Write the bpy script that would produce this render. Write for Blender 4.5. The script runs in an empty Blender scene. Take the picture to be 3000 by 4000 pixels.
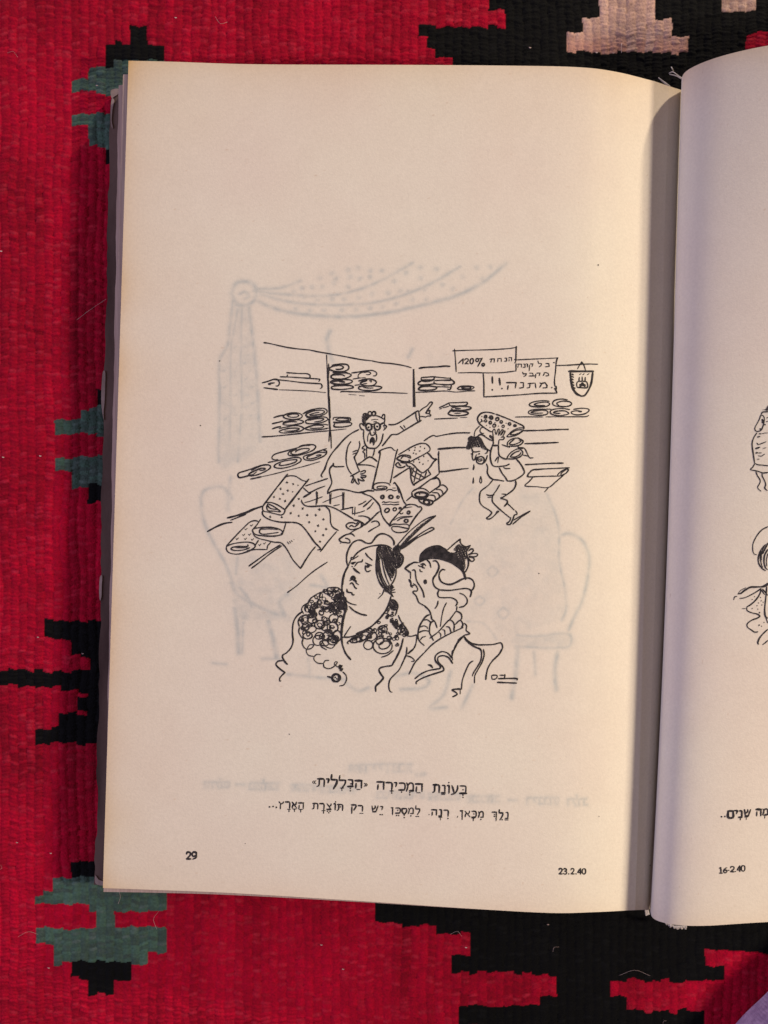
import bpy, math, random
import numpy as np
from mathutils.geometry import tessellate_polygon
from mathutils import Vector

scene = bpy.context.scene
# ------------------------------------------------------------------ camera
H, F, CX, CY = 0.36, 4500.0, 1500.0, 2400.0      # camera height (m), focal length and nadir in photo pixels (3000 x 4000)
cam_d = bpy.data.cameras.new('camera'); cam = bpy.data.objects.new('camera', cam_d)
scene.collection.objects.link(cam); scene.camera = cam
cam.location = (0, 0, H)
cam_d.sensor_fit = 'HORIZONTAL'; cam_d.sensor_width = 36.0; cam_d.lens = 36.0 * F / 3000.0
cam_d.shift_x = (1500 - CX) / 3000.0; cam_d.shift_y = (CY - 2000) / 3000.0
cam_d.clip_start = 0.01; cam_d.clip_end = 20
# ------------------------------------------------------------------ world and lamps
world = bpy.data.worlds.new('World'); scene.world = world; world.use_nodes = True
bg = world.node_tree.nodes['Background']
bg.inputs[0].default_value = (1.0, 0.72, 0.60, 1); bg.inputs[1].default_value = 0.15

def lamp(name, loc, target, size, energy, col):
    d = bpy.data.lights.new(name, 'AREA'); d.shape = 'DISK'; d.size = size; d.energy = energy; d.color = col
    o = bpy.data.objects.new(name, d); scene.collection.objects.link(o); o.location = loc
    o.rotation_euler = (Vector(target) - Vector(loc)).to_track_quat('-Z', 'Y').to_euler()
    return o
GUT = (0.085, 0.02, 0.012)
lamp('low_warm_lamp', (0.75, 1.06, 0.47), GUT, 0.065, 12.6, (1.0, 0.82, 0.60))
lamp('high_warm_lamp', (0.58, -0.10, 0.46), GUT, 0.075, 3.9, (1.0, 0.82, 0.62))
lamp('cool_room_lamp', (-0.85, 0.05, 0.50), (0, 0, 0), 0.7, 4.9, (0.74, 0.69, 1.06))
vs = scene.view_settings
vs.view_transform = 'Standard'; vs.look = 'None'; vs.exposure = 0.12; vs.gamma = 1.0; vs.use_curve_mapping = False

# ------------------------------------------------------------------ helpers
C = scene.collection
rng = np.random.default_rng(7)

def unproject(px, py, z):
    """photo pixel at height z -> point in the place"""
    px = np.asarray(px, float); py = np.asarray(py, float); z = np.asarray(z, float)
    k = (H - z) / F
    return np.stack([(px - CX) * k, -(py - CY) * k, z + 0 * px], -1)

def mesh_obj(name, co, faces, mat, parent=None, smooth=True, attr=None):
    """faces: (n,4) or (n,3) int array, or a list of such arrays"""
    me = bpy.data.meshes.new(name)
    fl = faces if isinstance(faces, list) else [faces]
    fl = [np.asarray(f, np.int32) for f in fl if len(f)]
    co = np.asarray(co, np.float32)
    me.vertices.add(len(co)); me.vertices.foreach_set('co', co.ravel())
    loops = np.concatenate([f.ravel() for f in fl])
    tot = np.concatenate([np.full(len(f), f.shape[1], np.int32) for f in fl])
    start = np.concatenate([[0], np.cumsum(tot)[:-1]]).astype(np.int32)
    me.loops.add(len(loops)); me.loops.foreach_set('vertex_index', loops)
    me.polygons.add(len(tot)); me.polygons.foreach_set('loop_start', start)
    me.polygons.foreach_set('loop_total', tot)
    me.polygons.foreach_set('use_smooth', np.full(len(tot), smooth, bool))
    if attr is not None:
        a = me.color_attributes.new('tint', 'FLOAT_COLOR', 'POINT')
        c4 = np.ones((len(co), 4), np.float32); c4[:, :3] = attr
        a.data.foreach_set('color', c4.ravel())
    me.update(calc_edges=True); me.validate()
    me.materials.append(mat)
    o = bpy.data.objects.new(name, me); C.objects.link(o)
    if parent: o.parent = parent
    return o

def grid_faces(nx, ny, off=0, flip=False):
    i = np.arange(nx - 1)[None, :]; j = np.arange(ny - 1)[:, None]
    a = (j * nx + i).ravel() + off
    q = np.stack([a, a + 1, a + nx + 1, a + nx], 1)
    return q[:, ::-1] if flip else q

def tag(o, label, cat=None, group=None, kind=None):
    o['label'] = label
    if cat: o['category'] = cat
    if group: o['group'] = group
    if kind: o['kind'] = kind

def cr(pts, n, closed=False):
    """Catmull-Rom through pts, n samples a segment"""
    p = np.asarray(pts, float)
    if len(p) < 3 and not closed:
        t = np.linspace(0, 1, n + 1)[:, None]; return p[0] * (1 - t) + p[-1] * t
    if closed: q = np.vstack([p[-1], p, p[0], p[1]])
    else: q = np.vstack([2 * p[0] - p[1], p, 2 * p[-1] - p[-2]])
    t = (np.arange(n) / n)[:, None]; out = []
    for k in range(len(q) - 3):
        a, b, c, d = q[k:k + 4]
        out.append(0.5 * (2 * b + (c - a) * t + (2 * a - 5 * b + 4 * c - d) * t ** 2 + (3 * b - a - 3 * c + d) * t ** 3))
    out = np.vstack(out)
    return out if closed else np.vstack([out, p[-1]])

def vnoise(x, y, cell, seed):
    """smooth value noise, 0..1"""
    r = np.random.default_rng(seed); tab = r.random((256, 256))
    gx, gy = x / cell, y / cell
    ix, iy = np.floor(gx).astype(int), np.floor(gy).astype(int)
    fx, fy = gx - ix, gy - iy; fx = fx * fx * (3 - 2 * fx); fy = fy * fy * (3 - 2 * fy)
    g = lambda a, b: tab[a % 256, b % 256]
    return (g(ix, iy) * (1 - fx) + g(ix + 1, iy) * fx) * (1 - fy) + (g(ix, iy + 1) * (1 - fx) + g(ix + 1, iy + 1) * fx) * fy

def hash2(i, j, seed):
    r = np.random.default_rng(seed); tab = r.random((1024, 1024))
    return tab[np.mod(i, 1024), np.mod(j, 1024)]

# ------------------------------------------------------------------ materials
def material(name):
    m = bpy.data.materials.new(name); m.use_nodes = True
    nt = m.node_tree; return m, nt, nt.nodes['Principled BSDF']

def noise_bump(nt, b, scale, strength, dist, detail=4.0, src=None):
    tc = nt.nodes.new('ShaderNodeTexCoord'); n = nt.nodes.new('ShaderNodeTexNoise')
    n.inputs['Scale'].default_value = scale; n.inputs['Detail'].default_value = detail
    nt.links.new(tc.outputs['Object'], n.inputs['Vector'])
    bu = nt.nodes.new('ShaderNodeBump'); bu.inputs['Strength'].default_value = strength; bu.inputs['Distance'].default_value = dist
    nt.links.new(n.outputs['Fac'], bu.inputs['Height']); nt.links.new(bu.outputs[0], b.inputs['Normal'])
    return tc, n

def tinted(name, rough, scale, strength, dist, mottle=0.0, mscale=900.0):
    m, nt, b = material(name)
    at = nt.nodes.new('ShaderNodeAttribute'); at.attribute_name = 'tint'
    b.inputs['Roughness'].default_value = rough; b.inputs['Specular IOR Level'].default_value = 0.15
    tc, n = noise_bump(nt, b, scale, strength, dist)
    if mottle:
        n2 = nt.nodes.new('ShaderNodeTexNoise'); n2.inputs['Scale'].default_value = mscale; n2.inputs['Detail'].default_value = 3
        nt.links.new(tc.outputs['Object'], n2.inputs['Vector'])
        mr = nt.nodes.new('ShaderNodeMapRange'); mr.inputs[1].default_value = 0.25; mr.inputs[2].default_value = 0.75
        mr.inputs[3].default_value = 1 - mottle; mr.inputs[4].default_value = 1 + mottle
        nt.links.new(n2.outputs['Fac'], mr.inputs[0])
        mx = nt.nodes.new('ShaderNodeVectorMath'); mx.operation = 'SCALE'
        nt.links.new(at.outputs['Color'], mx.inputs[0]); nt.links.new(mr.outputs[0], mx.inputs['Scale'])
        nt.links.new(mx.outputs[0], b.inputs['Base Color'])
    else: nt.links.new(at.outputs['Color'], b.inputs['Base Color'])
    return m

def ramp_mat(name, c0, c1, rough, nscale, bscale, bstr, bdist, stretch=None):
    m, nt, b = material(name)
    b.inputs['Roughness'].default_value = rough; b.inputs['Specular IOR Level'].default_value = 0.2
    tc, n = noise_bump(nt, b, bscale, bstr, bdist)
    n2 = nt.nodes.new('ShaderNodeTexNoise'); n2.inputs['Scale'].default_value = nscale; n2.inputs['Detail'].default_value = 5
    src = tc.outputs['Object']
    if stretch:
        mp = nt.nodes.new('ShaderNodeMapping'); mp.inputs['Scale'].default_value = stretch
        nt.links.new(src, mp.inputs[0]); src = mp.outputs[0]
    nt.links.new(src, n2.inputs['Vector'])
    r = nt.nodes.new('ShaderNodeValToRGB'); r.color_ramp.elements[0].position = 0.35; r.color_ramp.elements[1].position = 0.65
    r.color_ramp.elements[0].color = (*c0, 1); r.color_ramp.elements[1].color = (*c1, 1)
    nt.links.new(n2.outputs['Fac'], r.inputs[0]); nt.links.new(r.outputs[0], b.inputs['Base Color'])
    return m

M_PAPER = tinted('aged_paper', 0.85, 2200, 0.22, 0.0002, 0.05, 1300)
M_WOOL = tinted('wool_yarn', 0.95, 1800, 0.5, 0.0006, 0.22, 1300)
M_EDGE = ramp_mat('paper_edges', (0.36, 0.27, 0.24), (0.47, 0.37, 0.33), 0.9, 60, 1500, 0.2, 0.0002, (30, 1, 60))
M_COVER = ramp_mat('worn_board', (0.052, 0.032, 0.028), (0.125, 0.086, 0.074), 0.8, 40, 700, 0.3, 0.0004, (3, 0.6, 1))
M_TORN = ramp_mat('torn_board', (0.22, 0.17, 0.15), (0.34, 0.27, 0.25), 0.9, 200, 900, 0.4, 0.0004)
M_INK = ramp_mat('printing_ink', (0.012, 0.012, 0.015), (0.042, 0.038, 0.042), 0.6, 900, 1500, 0.05, 0.0001)
M_THREAD = ramp_mat('white_thread', (0.45, 0.42, 0.40), (0.65, 0.62, 0.60), 0.9, 500, 1500, 0.2, 0.0002)
M_MAUVE = ramp_mat('mauve_fabric', (0.42, 0.28, 0.45), (0.60, 0.44, 0.62), 0.95, 420, 1400, 0.5, 0.0006)
def weave(m):
    nt = m.node_tree; b = nt.nodes['Principled BSDF']; tc = nt.nodes.new('ShaderNodeTexCoord')
    hs = []
    for d in ('X', 'Y'):
        w = nt.nodes.new('ShaderNodeTexWave'); w.bands_direction = d; w.inputs['Scale'].default_value = 420; w.inputs['Distortion'].default_value = 2.5
        w.inputs['Detail Scale'].default_value = 2.0
        nt.links.new(tc.outputs['Object'], w.inputs['Vector']); hs.append(w)
    mx = nt.nodes.new('ShaderNodeMath'); mx.operation = 'MAXIMUM'
    nt.links.new(hs[0].outputs['Fac'], mx.inputs[0]); nt.links.new(hs[1].outputs['Fac'], mx.inputs[1])
    bu = nt.nodes.new('ShaderNodeBump'); bu.inputs['Strength'].default_value = 0.25; bu.inputs['Distance'].default_value = 0.0003
    nt.links.new(mx.outputs[0], bu.inputs['Height']); nt.links.new(bu.outputs[0], b.inputs['Normal'])
weave(M_MAUVE)
M_LINT = ramp_mat('lint', (0.35, 0.25, 0.25), (0.6, 0.5, 0.5), 0.95, 500, 1500, 0.1, 0.0002)

# ------------------------------------------------------------------ the rug: a weft-faced kilim, every stitch in the mesh
RIB, ROW = 34.0, 15.0
RED, BLACK, GREEN, PINK = 0, 1, 2, 3
# (colour, x0, y0, x1, y1) in rug measure, painted in order over the red ground
RECTS = [
 # dark field at the far side, with its stepped left border
 (1, 1911, -1600, 4600, 22), (1, 1985, 20, 4600, 88), (1, 1620, 85, 4600, 128), (1, 1665, 125, 4600, 162),
 (1, 1697, 160, 4600, 208), (1, 1765, 205, 4600, 1000), (1, 1700, 900, 4600, 3000),
 (3, 2355, -60, 2564, 48), (3, 2290, 45, 2615, 108), (3, 2211, 106, 2672, 178),
 (3, 2811, -120, 2944, 14), (0, 2936, 100, 3300, 160),
 # small tree at the far left
 (1, 497, 97, 583, 168), (1, 425, 165, 655, 300), (2, 430, 228, 640, 262), (2, 350, 258, 640, 360), (2, 262, 303, 352, 355),
 (2, 262, 440, 640, 492), (2, 335, 490, 640, 572), (1, 405, 570, 560, 636), (1, 370, 1535, 560, 1600),
 (2, 335, 1594, 560, 1650), (2, 295, 1612, 560, 1650), (2, 210, 1645, 600, 1707),
 (2, 200, 1793, 600, 1838), (2, 285, 1836, 600, 1906), (1, 350, 1905, 560, 1972),
 # black comb at the near left
 (1, 185, 2428, 600, 2500), (1, 260, 2498, 600, 2562), (1, 330, 2560, 600, 2800), (1, -1600, 2622, 600, 2686), (1, 250, 2640, 600, 2700),
 (1, 318, 2718, 600, 2782), (1, 240, 2790, 600, 2856), (1, 155, 2852, 600, 2912),
 # small tree at the near left
 (1, 290, 3365, 600, 3430), (2, 220, 3428, 660, 3500), (2, 145, 3494, 665, 3536), (2, 350, 3530, 665, 3562),
 (2, 360, 3536, 438, 3640), (2, 140, 3624, 655, 3690), (2, 205, 3688, 650, 3724), (2, 215, 3722, 580, 3772),
 (1, 282, 3757, 510, 3826), (1, 352, 3824, 442, 3890),
 # dark field at the near side
 (1, 1478, 3000, 4600, 3606), (1, 1700, 3600, 4600, 3640), (1, 1850, 3606, 4600, 3720), (1, 1765, 3716, 4600, 3784), (1, 2190, 3780, 4600, 3870),
 (1, 2120, 3868, 4600, 3918), (1, 1815, 3915, 4600, 3984), (1, 1890, 3980, 4600, 5700),
 (0, 2760, 3694, 4600, 3748), (0, 2830, 3744, 4600, 3812), (0, 2390, 3812, 4600, 3868), (0, 2465, 3864, 4600, 3930), (0, 2755, 3926, 4600, 5700),
]
ALB = np.array([(0.300, 0.0003, 0.0180), (0.0019, 0.0022, 0.0028), (0.050, 0.100, 0.078), (0.37, 0.245, 0.215)])

def build_rug():
    gx = np.concatenate([np.arange(-1500, -60, 14.0), np.arange(-60, 3060, 4.6), np.arange(3060, 4500, 14.0)])
    gy = np.concatenate([np.arange(-1500, -60, 14.0), np.arange(-60, 4060, 3.6), np.arange(4060, 5500, 14.0)])
    X, Y = np.meshgrid(gx, gy)
    # the warps wander a little and the rows sag
    wx = X + 18 * (vnoise(X, Y, 260, 1) - .5) + 11 * (vnoise(X, 0.5 * Y, 62, 2) - .5)
    wy = Y + 14 * (vnoise(X, Y, 520, 3) - .5) + 7 * (vnoise(X, Y, 130, 4) - .5) - 0.012 * (X - 700)
    cf = wx / RIB; ci = np.floor(cf).astype(int); u = (cf - ci) * 2 - 1
    par = (ci & 1)
    ph = hash2(ci, 0 * ci, 5) * 0.9
    slant = np.where(par == 0, 1.0, -1.0) * 0.16 * u
    wy = wy + 9 * (vnoise(X + 977 * ci, Y, 42, 17) - .5)
    rf = wy / ROW + 0.5 * par + ph + slant
    ri = np.floor(rf).astype(int); v = (rf - ri) * 2 - 1
    h1 = hash2(ci, ri, 6); h2 = hash2(ci, ri, 8)
    uu = np.clip(u + 0.30 * (h2 - .5), -1, 1)
    rib = np.sqrt(np.clip(1 - (0.90 * uu) ** 2, 0, 1))
    st = np.sqrt(np.clip(1 - (0.80 * uu) ** 2 * .6 - (0.92 * v) ** 2 * .7, 0, 1))
    z = -0.00090 + 0.00026 * rib + 0.00058 * st * (0.55 + 0.75 * h1) + 0.0007 * (vnoise(X, Y, 260, 9) - .5) + 0.00028 * (vnoise(X, Y, 60, 18) - .5)
    # one yarn colour for a whole stitch: look it up at the stitch's middle
    cxm = (ci + 0.5) * RIB; cym = (ri + 0.5 - 0.5 * par - ph) * ROW
    cym = cym + 5 * (h2 - .5)
    col = np.zeros(X.shape, np.int8)
    for c, x0, y0, x1, y1 in RECTS:
        col[(cxm >= x0 - 2) & (cxm < x1 - 2) & (cym >= y0) & (cym < y1)] = c
    rgb = ALB[col]
    var = 0.80 + 0.28 * h1 + 0.20 * (hash2(ci, 0 * ci, 11) - .5) + 0.46 * (vnoise(X, Y, 420, 12) - .5) + 0.30 * (vnoise(X, 0.45 * Y, 75, 19) - .5)
    # carded wool: pale worn fibres on some stitches
    fade = np.clip((hash2(ci, ri, 13) - 0.72) / 0.28, 0, 1) * np.clip(1.5 * (st - 0.45), 0, 1) * (0.4 + 1.2 * vnoise(X, Y, 11, 20))
    pale = np.array([(0.40, 0.022, 0.048), (0.0060, 0.0066, 0.0078), (0.11, 0.15, 0.145), (0.50, 0.38, 0.34)])[col]
    rgb = rgb * var[..., None]
    gm = (col == 2) * np.clip(1.6 * hash2(ci, ri, 23) - 0.35, 0, 1)      # two greens carded together
    rgb = rgb * (1 - 0.6 * gm[..., None]) + 0.6 * gm[..., None] * np.array([0.040, 0.055, 0.052])
    rgb = rgb * (1 - 0.6 * fade[..., None]) + pale * 0.6 * fade[..., None]
    z -= np.where(col == 1, 0.00012, 0)
    # dye changes
    ab = vnoise(X, Y, 700, 15); rgb[..., 1] *= np.where(col == 0, 0.7 + 0.6 * ab, 1.0); 
    pk = (col == 3) & (cym > 95); mixp = np.clip((cym - 95) / 60, 0, 1) * (hash2(ci, 0 * ci, 16) > .25) * 0.6
    rgb = np.where(pk[..., None], rgb * (1 - mixp[..., None]) + np.array([0.36, 0.17, 0.14]) * mixp[..., None], rgb)
    k = H / F
    co = np.stack([(X - CX) * k, -(Y - CY) * k, z], -1).reshape(-1, 3)
    o = mesh_obj('rug', co, grid_faces(len(gx), len(gy), flip=True), M_WOOL, None, True, rgb.reshape(-1, 3))
    tag(o, 'red kilim rug with black, green and pale pink stepped motifs under the open book', 'rug')
    return o
rug = build_rug()

def tube(pts, r, sides=5):
    p = np.asarray(pts, float); n = len(p); co = []; 
    t = np.gradient(p, axis=0); t /= np.linalg.norm(t, axis=1)[:, None] + 1e-12
    up = np.array([0.3, 0.2, 1.0]); a = np.cross(t, up); a /= np.linalg.norm(a, axis=1)[:, None] + 1e-12; b = np.cross(t, a)
    rr = np.asarray(r, float) * np.ones(n)
    for k in range(sides):
        th = 2 * math.pi * k / sides
        co.append(p + (a * math.cos(th) + b * math.sin(th)) * rr[:, None])
    co = np.stack(co, 1).reshape(-1, 3); q = []
    for i in range(n - 1):
        for k in range(sides):
            q.append((i * sides + k, i * sides + (k + 1) % sides, (i + 1) * sides + (k + 1) % sides, (i + 1) * sides + k))
    return co, np.array(q)

def join(parts):
    cs, fs, off = [], [], 0
    for c, f in parts:
        cs.append(c); fs.append(np.asarray(f) + off); off += len(c)
    return np.vstack(cs), np.vstack(fs)

def build_lint():
    r = random.Random(3); parts = []
    fib = [[(1240, 810), (1290, 790), (1330, 755)]]
    def strand(pix, rad, lift=0.0006):
        p = cr(pix, 6); z = 0.0004 + lift * np.abs(np.sin(np.linspace(0, 3.1, len(p))))
        parts.append(tube(unproject(p[:, 0], p[:, 1], z), rad))
    strand([(2428, 170), (2427, 190), (2428, 206)], 0.00011)
    strand([(300, 1250), (345, 1215), (415, 1168)], 0.00004)
    strand([(465, 3480), (470, 3505), (462, 3530)], 0.00005)
    strand([(620, 3560), (600, 3590), (612, 3630)], 0.00003)
    strand([(2420, 3810), (2480, 3790), (2540, 3812)], 0.00003)
    strand([(70, 3660), (110, 3640), (150, 3650)], 0.00003)
    for _ in range(26):
        x, y = r.uniform(-40, 3040), r.uniform(-40, 4040)
        L = r.uniform(8, 34); a = r.uniform(0, 6.28)
        strand([(x, y), (x + L * math.cos(a) + r.uniform(-5, 5), y + L * math.sin(a)), (x + 1.7 * L * math.cos(a + .6), y + 1.7 * L * math.sin(a + .6))], r.uniform(0.000015, 0.000035))
    for x, y in [(198, 3332), (66, 3290), (4, 980), (148, 2488), (323, 2552), (157, 1780), (12, 1785), (686, 68), (1340, 3785), (2140, 3610), (2070, 185), (2330, 204), (2396, 206), (190, 3780), (378, 333), (1255, 3690), (1820, 3700)]:
        strand([(x - 3, y), (x, y + 2), (x + 4, y + 1)], 0.00014, 0.0001)
    co, f = join(parts)
    o = mesh_obj('lint', co, f, M_LINT, rug)
    o['kind'] = 'stuff'
build_lint()
# ------------------------------------------------------------------ the open book
book = bpy.data.objects.new('open_book', None); C.objects.link(book)
book.location = (0.09, 0.0, 0.0)
tag(book, 'old open book lying on the rug, its left page printed with a cartoon', 'book')
BL = Vector(book.location)

class Leaf:
    """a leaf of paper hung between its top and bottom edge, both known as (pixel x, pixel y, height in mm)"""
    def __init__(s, T, B, bow=0.0, sag=0.0, n=24, linear_from=None, waves=0.0, polish=0, lean=False):
        s.lean = lean
        T = np.array(T, float); B = np.array(B, float)
        def smooth(P):
            if linear_from is None: return cr(P, n)
            a = cr(P[:linear_from + 1], n); t = (np.arange(1, n + 1) / n)[:, None]
            return np.vstack([a] + [P[k] * (1 - t) + P[k + 1] * t for k in range(linear_from, len(P) - 1)])
        s.T, s.B = smooth(T), smooth(B); s.m = len(s.T)
        s.bow, s.sag, s.waves = bow, sag, waves
        for _ in range(polish):                                       # iron out kinks at the measured points
            for A in (s.T, s.B): A[1:-1] = 0.25 * A[:-2] + 0.5 * A[1:-1] + 0.25 * A[2:]
    def at(s, u, v):
        k = np.clip(u, 0, 1) * (s.m - 1); i = np.minimum(k.astype(int), s.m - 2); f = (k - i)[..., None]
        t = s.T[i] * (1 - f) + s.T[i + 1] * f; b = s.B[i] * (1 - f) + s.B[i + 1] * f
        p = t * (1 - v[..., None]) + b * v[..., None]
        p[..., 0] += s.bow * (u ** 3 if s.bow > 0 and s.lean else 1) * np.sin(np.pi * np.clip(v, 0, 1) ** 1.4)
        p[..., 2] += s.sag * np.sin(np.pi * np.clip(v, 0, 1)) + s.waves * (np.sin(9 * v + 7 * u) + .6 * np.sin(17 * u - 6 * v)) * (1 - u ** 3) * np.sin(np.pi * np.clip(v, 0, 1)) ** .5
        return p
    def z_of(s, px, py):
        """height (mm) of the leaf seen at a pixel"""
        us = np.linspace(0, 1, 400)
        v = np.full(px.shape, 0.5); u = np.full(px.shape, 0.5)
        for _ in range(6):
            # interpolate u at the current v: x runs almost linearly between the edges
            vb = v
            xt = np.interp(us, np.linspace(0, 1, s.m), s.T[:, 0]); xb = np.interp(us, np.linspace(0, 1, s.m), s.B[:, 0])
            lo = np.zeros(px.shape); hi = np.ones(px.shape)
            for _ in range(14):
                mid = (lo + hi) / 2
                x = s.at(mid, vb)[..., 0]; g = x < px
                lo = np.where(g, mid, lo); hi = np.where(g, hi, mid)
            u = (lo + hi) / 2
            y0 = s.at(u, np.zeros_like(v))[..., 1]; y1 = s.at(u, np.ones_like(v))[..., 1]
            v = np.clip((py - y0) / (y1 - y0), 0, 1)
        return s.at(u, v)[..., 2]
    def point(s, px, py, lift=0.0):
        z = s.z_of(px, py) / 1000.0 + lift
        return unproject(px, py, z)

LT = [(502, 237, 12), (669, 241, 12.4), (995, 251, 13.5), (1500, 253, 15.5), (1952, 256, 17.6), (2250, 262, 18.4), (2404, 280, 17.0), (2556, 317, 13.4), (2612, 336, 11.2), (2664, 352, 6.8)]
LB = [(402, 3469, 12), (570, 3475, 12.4), (900, 3488, 13.5), (1400, 3519, 15.5), (1850, 3550, 17.6), (2150, 3566, 18.4), (2320, 3563, 17.2), (2482, 3555, 13.8), (2512, 3554, 11.8), (2539, 3552, 8.0)]
left = Leaf(LT, LB, bow=12, linear_from=7, lean=True, waves=0.20)
RT = [(2664, 352, 7.5), (2662, 300, 15.5), (2688, 271, 20.5), (2766, 235, 25.6), (2880, 202, 30.3), (3040, 170, 36.0), (3260, 152, 42), (3560, 150, 44), (3950, 160, 35), (4350, 180, 22), (4700, 200, 14)]
RB = [(2540, 3557, 8.5), (2545, 3580, 16), (2568, 3598, 21.5), (2645, 3615, 25.6), (2770, 3617, 27.6), (2940, 3604, 28.5), (3180, 3594, 28.8), (3500, 3590, 27.5), (3900, 3595, 25), (4300, 3605, 18), (4600, 3620, 11)]
right = Leaf(RT, RB, bow=12, polish=190)

def sheet(leaf, nu, nv, u1=1.0):
    U, V = np.meshgrid(np.linspace(0, u1, nu), np.linspace(0, 1, nv))
    p = leaf.at(U, V)
    return p, unproject(p[..., 0], p[..., 1], p[..., 2] / 1000.0)

def local(co): return np.asarray(co).reshape(-1, 3) - np.array(BL)[None, :]

PAPER = np.array([0.68, 0.641, 0.566])
def paper_tint(X, Y, el, et, eb):
    """aged paper: browner along the cut edges, faint blotches"""
    age = 0.8 * np.exp(-el / 38.0) + 0.55 * np.exp(-et / 60.0) + 0.35 * np.exp(-eb / 45.0) + 0.55 * np.exp(-el / 260.0) + 0.40 * np.exp(-et / 240.0) + 0.12 * np.exp(-eb / 200.0)
    age = age * (0.75 + 0.5 * vnoise(X, Y, 160, 31))
    c = np.ones(X.shape + (3,)) * PAPER
    c = c * (1 - age[..., None] * np.array([0.07, 0.16, 0.27]))
    bl = vnoise(X, Y, 330, 32) - .5; b2 = vnoise(X, Y, 60, 33) - .5
    c = c * (1 + bl[..., None] * np.array([0.020, 0.060, 0.045]) + b2[..., None] * np.array([0.020, 0.028, 0.030]))
    sp = vnoise(X, Y, 9, 34)                                          # foxing specks
    c = c * (1 - 0.30 * np.clip((sp - 0.965) / 0.035, 0, 1)[..., None] * np.array([0.5, 0.8, 1.0]))
    return c
# ------------------------------------------------------------------ what is printed on the pages
# Each block: origin x, y and scale of its measure, then strokes "width points".
# L straight, f filled, h filled with pen hatching, e ellipse, d dots, x little crosses, v little ticks
TILES = []
def T(x0, y0, s, txt): TILES.append((x0, y0, s, txt))

T(1000, 1300, 3.318, """
6 103,128 160,135 250,155 400,188 560,210 690,222 800,245 915,265 1100,298 1350,345 1500,362
9 104,128 118,129 135,131
5 914,285 920,400 927,560 932,700 936,850
8 934,600 940,750 943,880
5 940,860 950,1050 960,1200 968,1327
5 942,400 943,520 938,600
4 948,800 958,950 965,1100
8 946,1120 955,1210 952,1240
6 397,517 480,522 560,527 650,528 690,542 702,560 700,575 688,590
6 313,570 405,572 500,577 690,590 800,598 828,605 815,630
5 785,592 805,604
5 412,543 400,568
6 80,648 150,630 200,612 235,602 275,605 300,635 302,660 288,685 258,690
6 235,605 400,620 600,645 800,658 840,662 857,690 850,712 832,722
6 240,648 185,655 162,665 190,672
7 103,712 180,722 280,735
4 300,738 500,745 700,755 840,768 905,775
7 985,420 1060,408 1130,405 1185,415 1205,450 1180,485 1110,502 1030,500 960,480 945,468 980,440 1040,425 1100,425 1133,445 1110,468 1060,475 1035,470
7 985,545 1050,525 1150,520 1210,530 1235,550 1190,580 1110,600 1020,598 975,580 985,550 1050,542 1120,545 1150,560
9 1000,512 1100,515 1180,515
9 1010,602 1100,603 1160,598
7 965,630 1030,612 1130,605 1220,610 1250,630 1210,655 1110,665 1010,660 965,640 1040,625 1120,620
9 1070,625 1110,630 1150,640
9 1010,675 1130,672 1170,670
7 985,695 1080,685 1180,680 1245,690 1260,710 1200,725 1100,735 1000,730 978,712 990,692
6 1240,520 1330,508 1430,492 1500,487 1550,505 1566,530 1550,555 1520,558
5 1430,500 1370,515 1330,540 1325,575 1340,580
5 1400,515 1450,505 1487,520 1470,540 1430,542
5 1255,600 1330,588 1420,580
7 1330,625 1420,602 1490,600 1545,620 1560,645 1530,675 1470,688 1390,680 1355,655 1370,640 1440,618
4 1440,655 1410,660 1370,668
6 1470,620 1495,625 1490,640
6 1280,680 1350,672
7 1325,712 1350,695 1420,690 1560,690 1630,705 1600,730 1520,748 1420,748 1350,735 1325,715
6 1390,705 1450,715 1520,715
6 1095,768 1130,760 1300,765 1500,768
3 1200,798 1300,805
3 1340,812 1410,818
7 230,1098 300,1078 370,1065
7 210,1178 290,1160 350,1142
7 210,1245 270,1225 320,1215
6 350,1085 380,1060 440,1040 520,1037 575,1050 600,1075 580,1105 510,1122 420,1118 365,1100 350,1080
6 400,1075 450,1055 520,1052 555,1070 530,1090 470,1095 415,1085
6 610,1050 680,1010 780,985 870,978 915,1000 920,1030 880,1060 800,1085 700,1090 650,1075 655,1055 720,1020 800,1005 860,1005 890,1025 850,1050 780,1065 700,1070
5 690,1060 760,1040 820,1030
9 630,1040 690,1015 760,998
8 660,1095 760,1092 830,1085
6 350,1160 430,1140 540,1128 600,1140 615,1160 560,1180 460,1195 380,1195 350,1180 400,1160 470,1150 530,1155
6 640,1140 700,1115 800,1095 880,1090 925,1105 925,1130 860,1160 760,1178 670,1175 645,1160 645,1140
5 680,1135 780,1115 850,1110 880,1120 830,1145 760,1155
6 300,1240 400,1220 500,1203 570,1210 620,1240 570,1275 470,1290 360,1298 305,1285 320,1265 420,1240 520,1235 560,1245 520,1265 430,1275 370,1272
6 620,1245 700,1210 800,1190 880,1185 935,1195
6 935,1235 860,1250 760,1260 680,1258 625,1240
5 660,1230 740,1205 830,1198 880,1210 850,1230 760,1238 700,1235
4 900,1275 1000,1263 1170,1245
6 1000,1125 1010,1100 1070,1095 1150,1097 1215,1105 1225,1125 1210,1145 1140,1155 1060,1158 1005,1155
5 1030,1125 1080,1108 1150,1110 1200,1120 1180,1135 1080,1140 1035,1130
7 1005,1165 1080,1165 1180,1160 1237,1170 1225,1200 1130,1220 1030,1220 1010,1205 1020,1180
""")
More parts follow.
